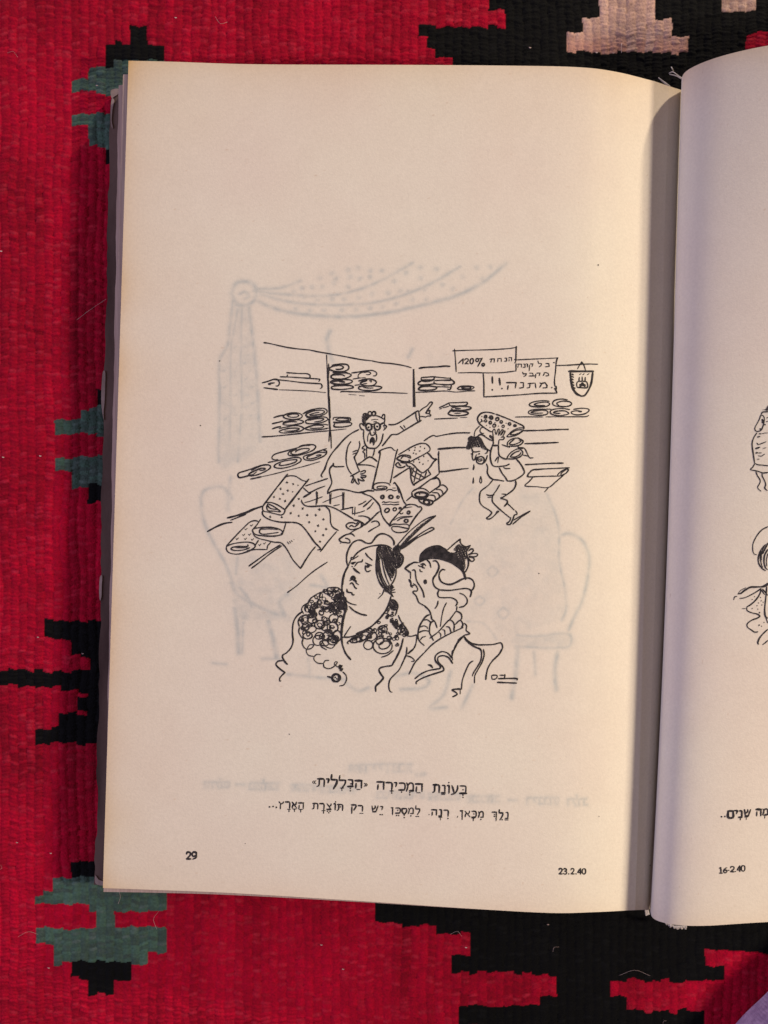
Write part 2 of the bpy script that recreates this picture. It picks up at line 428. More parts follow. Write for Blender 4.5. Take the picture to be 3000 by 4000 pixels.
T(1450, 1330, 3.318, """
6 0,262 130,288 270,300 420,325 520,352
fL 540,370 560,370 568,600 577,862 540,862 538,600
5 0,672 200,675 470,685
8 620,360 700,348 850,342 950,332 1020,335
6 650,480 730,475 800,470 900,480 1000,488 1030,485
7 650,480 655,510 720,525 800,510 822,482
7 820,520 900,515 1020,515 1040,508 1078,545 1040,570 920,570 830,560 812,535
9 1025,485 1030,500 1045,515
7 655,520 615,545 615,570 660,578 760,570 820,560
12 660,520 740,520 800,512
6 930,580 1035,572
6 1040,575 1035,610 1020,635 990,630
8 610,625 650,600 740,590 830,600 850,615 820,635 740,645 640,645 610,630
6 830,600 920,600 1020,605
6 1115,620 1160,595 1240,588 1310,595 1332,610 1290,635 1210,640 1140,635 1115,620
7 1170,615 1230,600 1290,605 1280,622 1210,628 1170,615
5 570,672 700,668 850,658 980,655 1100,668 1250,655 1345,652
6 885,870 930,850 1000,815 1020,808 1130,805 1230,800 1247,810 1240,830 1200,845 1100,850 1030,845 1010,820
5 885,888 915,882
5 930,870 960,865 1010,850
12 1040,850 1080,855 1130,852
7 1050,870 1150,855 1260,858 1297,875 1260,895 1150,908 1060,900 1040,880
6 1090,885 1160,883
8 1040,900 1010,930 1000,950 1040,970 1130,975 1220,965 1260,945 1230,925 1150,915 1060,912
5 1080,945 1160,943
12 1030,908 1070,912 1115,912
5 820,1018 950,1012 1120,1005
3 1150,1000 1245,995
6 685,1300 760,1250 810,1230 845,1242 920,1228 1050,1205 1180,1195 1280,1195
""")
T(1740, 1330, 2.676, """
5 95,88 105,200 113,328
5 75,108 200,103 400,98 550,92 680,82 748,68
6 740,60 738,150 735,225
5 738,240 738,320
5 132,338 300,335 400,338 520,338 600,335 735,318
6 135,240 160,215 186,190
6 186,188 182,246
6 200,207 212,192 235,193 237,212 205,243
6 203,244 222,242 242,244
e6 275,216 18,27 8
e5 332,205 14,17 0
6 385,182 365,220 338,272
5 345,190 365,190 385,184
e6 395,252 13,13 0
5L 660,181 692,178 692,215
5 666,196 666,216
5L 620,185 640,183 641,214 617,217
5L 545,190 583,187 585,222
5 551,192 545,222
5L 463,196 513,191 509,228
5 481,205 474,228
6 720,198 735,203 742,206
6 724,236 734,222
5 745,202 900,195 1050,188 1175,182
6 1175,178 1160,220 1150,330 1140,420 1145,480
8 1140,500 1155,520 1166,550
7 1157,478 1160,510
6 395,345 402,450 402,590
6 400,590 550,582 750,570 900,558 1000,552 1165,550
5L 1050,240 1080,240 1086,270 1045,275
5L 966,213 975,240 1007,241 1000,262 980,276
5L 888,245 916,243 905,273
5 880,255 878,290 875,318
5L 846,245 858,245 858,278
5L 816,246 832,246 833,280 811,281
5L 752,248 796,246 794,281
5 762,260 757,280
5 1022,368 1035,342
5L 1030,338 1050,335 1076,345 1080,368 1048,370
5L 953,341 990,340 980,368
5 945,350 943,370 940,392
5L 878,341 914,342 916,370
5 873,371 936,370
5L 806,330 815,350 848,346 840,366 818,377
6L 1005,455 985,490
6L 988,444 1005,450 1042,440 1062,470 1060,494 1018,496
6L 863,450 938,445 946,496
6 882,450 880,488 853,496
6L 783,440 815,440 816,491 773,498
7L 638,440 740,440 730,496
6 656,470 650,512
8 563,394 572,465
9 590,500 592,504
8 490,378 492,448
9 488,512 492,519
8 1111,490 1113,494
7 1130,230 1140,231
6 1160,262 1280,258 1400,250 1500,246 1592,248
4 1380,298 1400,262 1425,220
5 1430,225 1450,265 1465,312
11 1418,240 1434,238
10 1290,322 1400,322 1548,322
10 1305,330 1315,430 1332,500 1370,555 1422,582
9 1541,330 1526,440 1500,510 1460,570 1425,582
7 1325,350 1337,360
7 1325,375 1338,385
7 1325,400 1337,412
7 1327,430 1340,442
7 1332,460 1344,470
7 1340,490 1356,500
4 1400,357 1420,346
4 1435,359 1452,346
4 1480,360 1502,346
7 1400,385 1396,425
7 1430,380 1431,425
7 1462,385 1461,425
6 1378,490 1372,460 1382,432 1420,426 1470,430 1485,455 1482,492 1430,494 1378,490
12 1405,465 1430,462 1460,467
9 1425,445 1440,446
6 1400,485 1420,480
6 1450,482 1465,478
6 1085,635 1020,628 930,640 880,662 890,685 960,695 1050,690 1090,665 1060,645 980,650 930,668 960,680 1040,680
6 1275,620 1210,612 1145,625 1120,655 1140,680 1210,692 1290,685 1320,660 1290,638 1220,635 1165,655 1190,685
8 1180,686 1220,692 1260,690
6 1105,718 1000,718 900,728 868,748 890,770 970,782 1050,775 1072,750 1040,730 950,735 895,752 940,760 1020,758
6 1300,722 1220,710 1130,720 1095,745 1120,775 1200,785 1280,770 1285,755 1240,735 1160,740 1130,755 1170,762 1200,760
6 1340,720 1420,708 1490,715 1500,735 1460,765 1380,778 1325,765 1320,745 1370,735 1420,740
10 1395,742 1422,742
5 730,800 850,798 1020,800
5 1050,798 1200,797 1400,797 1470,795 1500,782
""")
T(780, 1680, 3.318, """
6 808,88 950,80 1200,55 1450,28 1659,10
6 1330,205 1250,235 1100,275 980,310 940,345 945,375 980,385 1015,380
6 1210,240 1160,285 1145,310 1175,330 1260,330 1380,300 1470,260 1505,215 1470,190 1380,190 1310,210
6 1255,250 1200,270 1185,305 1250,318 1340,295 1410,265 1415,240 1340,240 1270,260 1240,285
9 1290,215 1340,200 1380,195 1440,190
6 1645,240 1540,275 1450,310 1370,330 1345,355 1370,385 1450,395 1560,360 1630,320 1645,275 1610,265
6 1640,290 1540,290 1450,320 1390,355 1420,375 1510,355 1575,325 1550,320 1510,330
6 885,420 990,400 1100,380 1200,360 1280,355 1315,380 1290,420 1180,470 1060,495 980,485 970,460 1010,430 1100,400 1210,385 1260,385 1240,415 1150,445 1060,460 1030,450 1050,435
7 670,520 780,465 860,450 910,460 915,490 860,530 760,575 680,592 640,585 650,560 720,525 800,495 850,500 820,520 780,520
7 760,470 620,520 520,550 495,580 515,615 580,605 650,585
5 740,540 690,575 650,580
8 660,635 730,620 800,605
4 800,605 950,572 1150,520 1350,470 1560,408
7 1140,570 1000,745 860,930 820,985
6 1110,605 1170,592 1240,598 1290,625 1330,650 1395,668
8 1415,635 1330,740 1230,870 1105,1030
6 850,940 930,940 1010,970 1080,1015 1105,1035 1095,1075 1060,1100 1000,1090 900,1065 830,1050 815,1010 830,970 850,942
6 880,960 870,1005 890,1045 960,1050 1045,1062
6 885,955 960,990 1050,1055
6 875,970 920,1015 1010,1030
7 815,1050 815,1090 850,1130 920,1165 1000,1185 1080,1195 1200,1195
10 360,1138 480,1108 600,1070 700,1025 810,988
6 400,1168 500,1130 600,1090
8 100,1315 220,1250 320,1210 420,1195
x 1132,680 1212,700 1050,762 1143,785 1082,828 963,868 1040,892 1107,920 1285,893 1220,980 1335,1018 1180,1078 1285,1112 1395,1103 1505,1103 1552,1030 1605,1158 1420,1195 1535,1240 1640,1283 1500,1312 915,1125 1065,1130
d4 1275,715 1205,800
6 1370,725 1500,680 1659,628
6 1340,745 1390,790 1430,808 1530,760 1625,725
8 1345,870 1440,815
5 1510,795 1515,880 1508,970
4 1525,800 1527,880 1520,950
4 1360,940 1450,915 1595,862
""")
T(1230, 1550, 3.318, """
7 570,425 480,470 390,540 300,640 220,735 165,830 130,930 95,990 82,1020 98,1042
10 132,912 130,940
5 175,0 185,200 200,400 210,550 213,668
5 190,0 195,250 190,450 182,580
7 240,860 235,885 200,920 190,970 205,1040 220,1110 195,1170 170,1220 165,1255
6 235,885 260,905 310,906 380,902
7 165,1255 230,1220 330,1200 430,1212 520,1235 600,1240 690,1215 765,1220
6 465,580 430,640 412,720 405,800 415,890 445,960 475,1000
8 463,582 467,586
6 575,575 582,630 560,700 520,770 510,785 530,840 555,910 580,965
8 510,780 518,795
5 490,745 550,720
5 490,715 550,690
6 640,635 615,665 650,685 622,710 645,735 648,795
6 670,660 672,790
6 775,675 765,730 750,770
7 545,880 600,850 660,805 710,780 760,800 808,838
7 545,882 640,882 720,890 785,912
6 460,1030 520,1000 580,965
6 480,1025 500,1040 485,1080 475,1105 485,1115 500,1105 515,1060
6 515,1060 530,1100 555,1130 570,1130 575,1115 555,1060
6 555,1060 590,1080 625,1090 640,1085 620,1065 595,1040
6 595,1035 640,1045 660,1035 655,1022 600,1015
6 590,975 640,955 655,962 645,985 590,1000
6 640,380 610,350 585,355 585,385 605,420 635,430
7 635,440 630,500 640,570 655,620 690,660 740,668 790,665 830,630 865,570 885,480
7 780,240 830,255 870,275 890,290
6 870,260 885,230 905,235 905,270 890,290
6 905,260 905,310 895,335 860,360
5 900,320 905,370
6 885,375 915,370 928,385 915,410 890,432
5 895,385 905,410
h 612,250 625,220 650,208 680,215 700,230 690,270 665,320 655,375 625,370 612,320
e6 715,215 26,24 0
e6 764,218 24,26 0
9 690,245 715,248 745,228
8 735,205 745,240
9 665,300 690,270 710,255
7 640,215 670,225 690,240
e7 700,390 36,46 0
e7 808,383 40,44 0
d7 697,395 808,385
h 726,352 748,355 748,415 728,432
6 740,360 770,352
7 775,345 772,380
6 845,355 900,330
4 730,300 780,292 820,295
4 760,325 800,320
6 715,450 725,490 745,500 770,490 790,460 775,430
5 765,455 770,470
5 705,465 685,520 685,580
5 795,480 802,540 790,585
h 722,548 745,525 765,545 770,595 762,625 748,600 735,588 724,608 714,600
8 718,600 726,560 745,530 765,550 768,600 758,625
7 958,358 1000,362 1060,350 1150,300 1250,235 1335,180
7 1380,305 1300,350 1150,440 1070,485 1000,490 960,530 910,595 878,632
9 876,632 882,628
7 1310,210 1312,260 1335,322
6 1345,190 1355,240 1358,310
8 1335,178 1348,195
6 1355,190 1400,150 1450,120 1490,75 1515,68 1522,85 1495,125 1465,165 1450,185
6 1440,205 1465,180 1490,180 1480,215 1450,215
6 1480,215 1500,235 1495,248 1460,250 1435,262 1400,255 1365,255
9 1440,200 1445,215
5 1105,380 1150,425
5 1150,370 1172,402
""")
T(1400, 1700, 4.1475, """
6 330,290 345,255 420,220 500,200 540,205 575,240 600,248
7 355,270 345,360 320,470 290,590 265,700 240,790 220,875
6 635,225 610,310 580,450 555,580 535,690 515,775
6 515,812 480,780 400,768 310,775 255,800 242,840 260,880 330,888 420,880 465,855 440,830 370,825 310,835 310,860 370,865 430,852
7 0,930 60,920 150,900 250,908
5 450,905 480,885 530,880 580,900 620,890
4 555,855 605,855
7 60,935 130,965 200,990 270,1050 330,1120 355,1180 370,1260 400,1330 440,1390 495,1450
7 570,785 590,770 640,840 680,920 710,1010 740,1080 780,1130
4 630,850 660,940
e6 390,1000 27,27 0
e7 528,1000 30,28 0
e6 643,1003 19,19 0
5 385,1000 400,995
5 385,1090 410,1078 440,1090 500,1080 580,1088 660,1082
5 390,1125 420,1118 480,1125 520,1118 580,1128 660,1118
e6 465,1218 38,30 -30
e6 590,1200 27,25 0
e6 678,1183 15,10 -20
7 780,1130 850,1120 920,1130 980,1165 1000,1155 1025,1180 1020,1210 960,1280 900,1360 830,1470
7 780,1135 740,1170 680,1230 600,1320 540,1390 505,1455
8 492,1440 515,1475
6 515,1465 580,1440 660,1445 760,1440 810,1455 825,1490 800,1510 720,1495 640,1480 560,1480 540,1505 560,1545 620,1575 700,1575 780,1555 820,1510 828,1480
5 670,1240 680,1268 705,1272 725,1255
e6 812,1252 22,22 0
e6 775,1388 31,23 0
4 570,1380 640,1340 720,1320 880,1312
5 630,1385 700,1345 780,1330 870,1320
4 740,1180 800,1170 870,1160
6 650,315 760,250 880,180 1000,135 1080,135 1130,165 1160,210 1155,250 1100,290 1000,345 850,425
d4.5 825,245 920,200 1005,187 1072,213 912,243 993,255 893,290 935,302 1060,342 980,390 897,432 992,440 1047,468
d3 1130,415
7 850,370 830,335 760,320 690,330 635,365 630,390 680,415 760,430 835,420
6 845,375 780,345 720,345 690,385
9 640,390 700,420 790,435 840,430
5 835,425 820,395
7 640,440 610,470 610,490 650,520 720,520 760,500
7 650,440 670,480 690,490
9 690,440 760,450
6 770,445 850,455 900,490 950,545 1000,590 1045,610
6 770,460 800,500 850,505
7 1120,290 1150,310 1190,360 1225,385 1265,390 1220,430 1150,530 1045,615
9 1230,385 1262,391
8 830,520 850,580 850,680 870,760 900,810
7 895,800 990,740 1080,690 1175,632
7 1130,555 1150,600 1175,630
5 900,520 870,640
5 950,545 925,650 900,760
5 1020,620 990,710
5 1105,590 1075,680
6 860,520 900,580 960,620 1060,680
5 870,650 930,690 1000,720
9 885,800 910,808
7 570,690 700,605 820,530
9 1290,225 1400,215 1659,195
6 1303,260 1300,400 1305,500 1310,620
10 1300,285 1297,320
8 1310,590 1400,585 1659,553
6 1310,620 1250,670 1150,730 1000,840 880,910
7 1190,715 1250,690 1290,700 1320,750 1315,820 1230,880 1150,940
10 1200,708 1260,690 1295,702
6 870,920 920,880 1000,860 1070,870 1130,910 1150,940
7 865,930 880,990 940,1020 1020,1030 1100,1010 1130,970
e9 1020,965 98,42 3
6 985,940 997,960
12 935,1003 980,1022 1040,1026 1100,1005
7 1330,810 1380,810 1430,850 1435,895 1340,990 1210,1080
6 1260,880 1320,880 1360,910 1365,945
6 1200,930 1280,935 1310,970 1310,1000
6 1150,970 1220,975 1245,1010 1245,1030
8 975,1045 1050,1035 1150,1050 1205,1075 1190,1115 1130,1135 1060,1115 1000,1080 975,1048
e8 1105,1085 47,34 5
7 780,1060 870,985
8 340,1240 300,1270 200,1370 100,1455
6 0,1310 80,1310 150,1330 185,1355 172,1365
6 160,1565 250,1510 345,1460
7 210,1410 270,1390 320,1405 340,1440 335,1462
5 0,1130 70,1100 125,1065
7 80,1160 150,1100 215,1040
6 145,1200 200,1150 245,1090
4 0,1255 60,1240 105,1222
""")
T(1750, 1580, 3.318, """
6 0,385 150,370 285,368
7 0,568 100,560 240,558
6 0,858 130,842 265,828
7 575,355 540,345 470,300 410,250 385,200 390,160 430,115 490,100 550,105 605,122
7 620,125 700,155 800,195 900,240 970,275 985,300 975,320
e7 487,160 13,19 20
e8 562,168 17,17 0
e6 640,190 17,22 40
e6 690,225 16,16 0
e5 490,212 15,15 0
e5 550,235 15,17 0
e6 600,275 17,21 15
e6 800,252 16,15 0
e7 868,275 13,11 0
e5 715,283 15,16 0
d3 440,155 525,172 455,215 530,235 610,235 500,270 545,297 655,280 755,242 780,315
5 430,190 440,210 415,235
5 975,300 900,310 830,345 780,395 765,415 800,418 880,400 960,355 985,330
6 960,325 880,335 820,370 810,390 860,390 930,365 965,335
6 770,535 775,490 820,450 890,435 950,455 975,480 940,520 870,540 790,540
6 860,450 810,490 800,515 850,520 920,495 950,470 920,460
6 905,430 940,450 962,470
6 760,705 790,650 840,605 910,575 960,600 968,640 930,680 850,705 770,705
6 930,600 870,620 820,660 815,680 870,680 930,650 945,620
6 700,520 740,535 800,555
6 905,545 920,560 970,560 1000,580 1030,640 1060,690 1105,690
6 975,655 1045,672
9 920,555 965,572
7 985,340 1200,335 1400,325 1560,322
8 995,508 1200,502 1430,492
7 1000,780 1150,772 1350,762 1495,760
9 1545,321 1560,323
6 1575,820 1400,828 1250,835 1110,845 1060,880 1035,915 1045,938 1200,932 1420,928
7 1110,848 1180,842 1250,835
6 1420,930 1430,900 1480,860 1540,838 1560,850 1530,890 1480,915 1430,930
5 1465,915 1470,890 1530,845
5 1100,945 1050,1000 1000,1055 1150,1065 1300,1075 1400,1000 1510,905
5 1300,1080 1250,1135
5 410,278 360,330 345,370 340,410
5 470,290 430,305 415,345 440,375 465,372
7 385,410 430,390 500,430 540,455 580,470
5 430,385 480,405
h 265,440 300,415 340,430 380,420 420,440 450,490 470,530 500,570 480,590 430,560 380,550 320,560 280,580 245,575 240,540 265,490
6 265,440 300,415 340,430 380,420 420,440 450,490 470,530 500,570
e6 292,445 22,20 0
e5 280,500 22,20 0
e5 262,560 18,18 0
e5 340,440 20,18 0
8 320,470 350,460 390,450
6 310,570 320,605 345,615 380,612 415,605
6 320,620 315,680 325,715 345,715 365,660 375,650
d5 305,640
d6 403,640
7 410,680 375,690 370,740 400,765 445,768 470,730 460,690 425,675 390,690 385,720 410,735 445,720
5 395,710 440,705
6 445,768 480,740 500,700 510,660
6 490,575 510,590 505,625 480,635
7 500,570 525,590 550,605
6 580,470 590,500 575,530
10 575,530 610,532 650,530
5 575,460 570,420 545,400 545,420 575,445
5 590,480 585,400 580,350 595,320 610,330 615,385
5 625,390 640,350 650,320 665,325 655,395
5 655,400 690,340 705,325 715,340 680,400
5 690,395 725,345 740,355 700,430
5 690,425 720,420 730,435 710,455 665,460 655,520
7 575,540 555,600 548,670 555,730 580,790 630,805 700,800 760,790 795,772
7 655,530 655,600 665,660 710,695 760,710
5 610,735 640,690 655,685 645,755
7 500,770 515,820 510,880 540,940 590,972 660,980 725,993
7 665,820 700,890 740,940 770,992
6 720,815 750,830 805,828
7 885,705 940,770 975,830 990,880 960,920 900,960 830,990 770,992
6 580,980 520,1050 440,1110 415,1150 408,1230 420,1280 460,1325 520,1360 560,1390 565,1410 530,1450 500,1470 515,1485 550,1480 590,1450 630,1410 660,1385 640,1385 622,1412
7 875,985 880,1040 850,1100 790,1150 715,1200 685,1215 750,1235 770,1255 765,1280 730,1320
6 765,1280 810,1320 860,1370
6 670,1040 630,1110 590,1165 575,1210 580,1265 640,1330 720,1400 800,1465
6 500,1168 540,1180 600,1170
5 515,1205 570,1200
6 700,1160 760,1165
6 875,1375 895,1410 890,1425 860,1435 845,1480 810,1550 775,1555 765,1540 800,1510 815,1465
6 850,1500 950,1440 1065,1380
7 840,1550 900,1500 960,1450 1065,1382
f 335,770 345,820 330,852 320,830
f 330,940 340,1000 328,1027 316,1008
5 425,930 438,990 425,1020 411,992 425,930
""")
T(780, 1850, 2.765, """
7 1100,285 1105,310 1140,345 1200,355 1300,350 1380,350 1460,375 1560,430 1659,490
6 1360,355 1400,395 1412,460 1415,530 1440,580 1500,615
6 1480,625 1390,730 1305,842
7 1000,525 1070,540 1130,590 1190,670 1240,740 1305,810 1275,825
x 1335,665 1300,735
6 660,490 620,550 575,605
7 570,605 600,590 700,580 800,585 880,610 895,640 880,660 800,675 690,672 610,660 575,630 570,605
6 680,585 650,610 650,640 690,655 780,645 850,635
5 650,600 760,598 840,605
6 930,540 915,590 900,640
6 575,620 590,670 640,700 720,720 800,740 870,745 910,775 950,830 1000,920 1040,970 1090,1025
7 1090,1025 1140,940 1200,850 1250,790
d6 884,650
4 945,735 965,760
4 970,730 985,750
4 990,722 1000,735
3 1018,710 1020,712
6 630,515 590,508 540,525 500,560 420,640 350,715 290,780
6 290,785 350,760 430,745 520,740 580,755 600,785 570,815 500,850 400,870 320,855 290,820 290,785
6 520,765 515,785 430,785 360,795 340,815 380,830 470,825 540,800
6 380,795 440,800 510,795
6 600,775 635,720
6 510,835 600,820 720,820
6 765,745 735,780 728,820
5 460,860 560,825
v 500,600 560,560 475,662 540,658 405,705 495,705 570,712 650,770 700,755
6 530,1000 620,935 740,850 870,770
6 560,1022 650,955 760,865 885,780
5 950,1282 1050,1210 1150,1120 1250,1040 1380,955
7 948,1283 965,1275
4 1405,210 1405,325
4 1420,210 1415,330
4 1545,200 1545,390
4 1560,200 1555,390
4 1330,312 1430,270 1560,225
4 1445,348 1510,335
4 1525,390 1659,360
""")
T(1280, 1980, 3.318, """
6 470,235 430,265 370,285 310,295 260,275 240,240 270,210 330,205 370,220 400,190
5 240,240 260,215 300,200
6 280,260 310,240 340,260
6 350,260 390,230 420,195
6 430,200 440,240 425,262
9 340,170 400,180 440,200 465,225 450,250
4 280,345 350,305 430,265
4 320,95 325,0
4 350,110 355,0
4 195,40 200,0
4 170,40 330,10
5 320,90 400,75 480,50
6 510,32 555,0
7 350,380 310,350 240,360 180,395 150,425 180,455 230,462 280,468 290,440 265,415 230,405
d3 165,470
8 860,495 855,440 810,385 740,352 680,352 630,385 590,440 560,470 500,468 440,435 390,430
7 390,430 330,460 280,530 250,610 245,690 258,760
7 830,540 780,510 720,495 640,497 540,515 450,550 380,600 330,660
6 330,660 310,655 305,675 325,678 400,635
6 305,680 275,740
h 940,505 1000,430 1080,350 1160,270 1250,200 1340,140 1400,115 1360,150 1270,215 1180,295 1100,375 1020,455 960,510
5 900,500 960,430 1050,330 1180,220 1290,150 1400,112
6 945,520 1020,452 1120,355 1220,262 1330,172 1400,118
6 950,530 1030,470 1130,400 1230,330 1340,270 1377,280 1360,300 1250,355 1150,410 1060,480 960,545
10 960,528 1060,458 1160,395
h 840,560 860,520 900,490 960,505 960,540 940,590 980,640 970,720 940,760 900,785 885,700 870,620
7 850,560 870,530 905,510
8 900,500 905,540 870,560
6 945,600 980,650 975,710 940,770 900,795
8 660,510 640,560 635,680 630,780 640,880 670,970 720,1050
h 655,515 720,500 790,530 830,560 860,600 885,700 880,760 840,740 780,700 720,670 640,680
h 720,670 780,690 850,750 880,800 870,860 835,930 800,870 760,780
6 645,680 650,800 680,920 740,1040
6 665,680 680,800 710,910 770,1030
6 700,660 725,800 760,920 800,1010
6 720,660 750,780 790,880 825,960
6 760,680 800,780 850,870
6 800,680 840,780 870,830
9 655,720 662,820 695,940 750,1045
8 740,720 770,830 815,930
7 825,600 860,680 890,790
6 890,790 885,880 860,950 825,1010
5 850,960 830,1000
h 725,1045 800,1015 850,1040 830,1090 850,1165 790,1120 735,1095
5 820,1000 825,1060 825,1120
5 830,1060 860,1040
5 830,1085 872,1070
6 830,1110 877,1105
5 830,1010 850,1030
8 800,1110 850,1165
7 280,740 220,850 195,950 185,1050 195,1120 230,1200 290,1250 370,1272
10 268,765 225,845 200,930 190,1010
7 490,598 520,640 580,692
6 455,680 440,710 390,720 350,770
6 300,730 340,722 365,716
10 318,738 338,735
6 310,770 326,776
7 490,725 530,745 570,760
d13 524,768
7 490,760 490,810 515,840 555,825
10 335,795 370,830 415,860
17 305,930 330,908 355,925
14 330,945 355,955 368,968
6 285,955 310,945
6 345,940 370,985 402,1010
8 290,1000 310,985 330,1000 350,1040 375,1060
7 250,1065 255,1100 290,1110 310,1115 325,1140 346,1138
5 725,1080 710,1130 655,1188
d3 678,1125
8 820,1160 805,1220 760,1330 690,1430 590,1530 480,1600 370,1645
8 280,1290 340,1345 430,1390 505,1405
""")
T(1550, 2050, 3.318, """
8 278,488 220,488 160,520 112,560 125,580 180,620
11 118,556 160,520 210,495
6 180,620 178,660 178,700
f 152,705 180,712 192,750 178,757 160,738
7 185,750 185,790 205,810
8 205,785 222,785
6 215,760 250,790 270,830 260,858 220,860 212,880 250,920 270,970 290,1010 360,1050
8 360,1050 420,1110 445,1170
7 445,1170 455,1220 490,1250 510,1300 522,1335
7 200,590 225,585 240,605 245,660 260,730 310,810 340,870 355,940
e14 370,738 6,14 0
6 278,528 310,540 340,530
8 310,512 350,505 375,530
7 345,505 330,545 360,562
6 300,575 305,600 332,610
8 390,455 425,490 443,552
h 300,480 310,400 350,340 420,295 520,275 590,295 650,335 700,358 770,355 740,318 790,255 830,262 860,282 912,292 905,330 890,380 905,430 885,480 890,560 870,590 840,580 790,540 700,480 600,450 470,440 380,455
h 300,475 315,400 420,298 520,277 650,337 760,400 850,480 830,560 700,475 600,447 470,437 380,450
7 298,490 305,400 350,340 420,295 530,272 600,300 650,332
6 650,332 740,250 825,182
6 825,182 825,230 860,270 905,285 955,265
7 955,268 925,310 905,350 915,420 930,480 920,550 888,615
7 298,480 380,445 470,435 600,455 720,500 820,570 870,630 895,700
11 830,560 868,620 892,705
6 930,340 960,315 985,315 990,340 960,370 930,385
6 930,390 990,372 1040,375 1043,400 1000,415 935,405
6 925,420 980,425 1005,445 990,470 960,470 930,435
8 470,470 510,470 540,510 545,560 510,640 475,690 470,750 500,810 560,845
7 560,845 680,850 800,835 900,825 960,850 965,890 950,935
8 625,585 590,580 555,620 550,680 580,740 650,770 710,770 780,740 860,700 930,690 985,720 1005,780 990,830 970,850
7 545,850 530,890 545,935 600,945 700,945 760,970 785,1010 765,1050
6 815,885 870,910 910,960 910,1010 870,1055 810,1070
6 535,988 525,1040 495,1085
5 645,1010 610,1080 585,1180 565,1320
6 780,1060 775,1110
7 425,1165 380,1185 330,1250 290,1330 275,1420 290,1500 355,1565
6 340,1240 390,1230 430,1255 440,1270
6 290,1330 350,1310 390,1325 400,1345
6 275,1400 350,1372 420,1380
5 305,1495 330,1460 375,1445
7 475,1250 440,1270 425,1340 425,1400 450,1450 475,1500
6 430,1470 470,1440 550,1375 650,1260 690,1225 760,1130 780,1120
8 780,1120 830,1150 843,1200 825,1240
7 690,1230 730,1260 745,1310 740,1370
7 760,1290 800,1250 830,1240 857,1290 840,1330
6 640,1320 680,1330 700,1380 702,1400
6 590,1360 620,1370 625,1430
6 550,1395 570,1420 568,1458
6 355,1659 450,1560 560,1480 700,1405 860,1330
7 875,1275 905,1310 900,1370 945,1410 880,1430
6 880,1430 800,1520 760,1590 725,1659
4 880,1430 830,1460 790,1495
7 870,1440 900,1480 960,1530 1050,1555 1150,1555 1250,1550 1345,1530 1370,1570 1370,1600
7 875,1460 920,1520 1000,1580 1070,1610 1095,1640
7 105,1430 180,1445 260,1425
6 260,1430 255,1500 230,1590 150,1659
5 130,1585 128,1620 120,1659
""")
T(1450, 2350, 2.765, """
6 572,553 480,650 440,720 408,785
7 1010,360 940,430 890,530 870,605
7 870,610 830,560 770,540 720,560 690,600 700,650 740,690 745,720 700,730 620,745 540,780 472,832
7 880,668 840,610 790,585 740,590 720,610 725,650 770,700 785,735 760,755 680,780 580,815 510,850 485,872 490,890
5 880,525 872,560 880,632
8 615,683 645,690 663,715
6 640,690 648,705
6 1100,640 1060,670 1020,750 985,850 975,945
8 975,945 920,945 875,955 920,985 925,1005 880,1028
4 962,950 962,1000
6 1060,440 1130,490 1180,510 1192,560 1185,630 1150,700 1110,760 1092,805
6 1212,515 1220,580 1195,660 1150,740 1120,800 1115,880
7 1418,504 1380,570 1310,640 1265,710 1245,780 1238,842
6 385,492 385,540 375,580 340,660 300,740 240,800 200,850 190,920 205,970 227,978
6 395,565 450,520 485,450
6 385,585 430,600 465,630 455,645 435,645
8 345,400 320,500 280,590 240,660 220,690 160,700 100,715 85,745 110,790 130,825 95,870 50,915 50,970
6 1300,800 1320,795 1360,798 1350,830 1310,838 1300,805
7 1390,795 1448,795
6 1445,785 1440,825
8 1375,832 1560,830 1578,845
8 1363,872 1570,880
""")
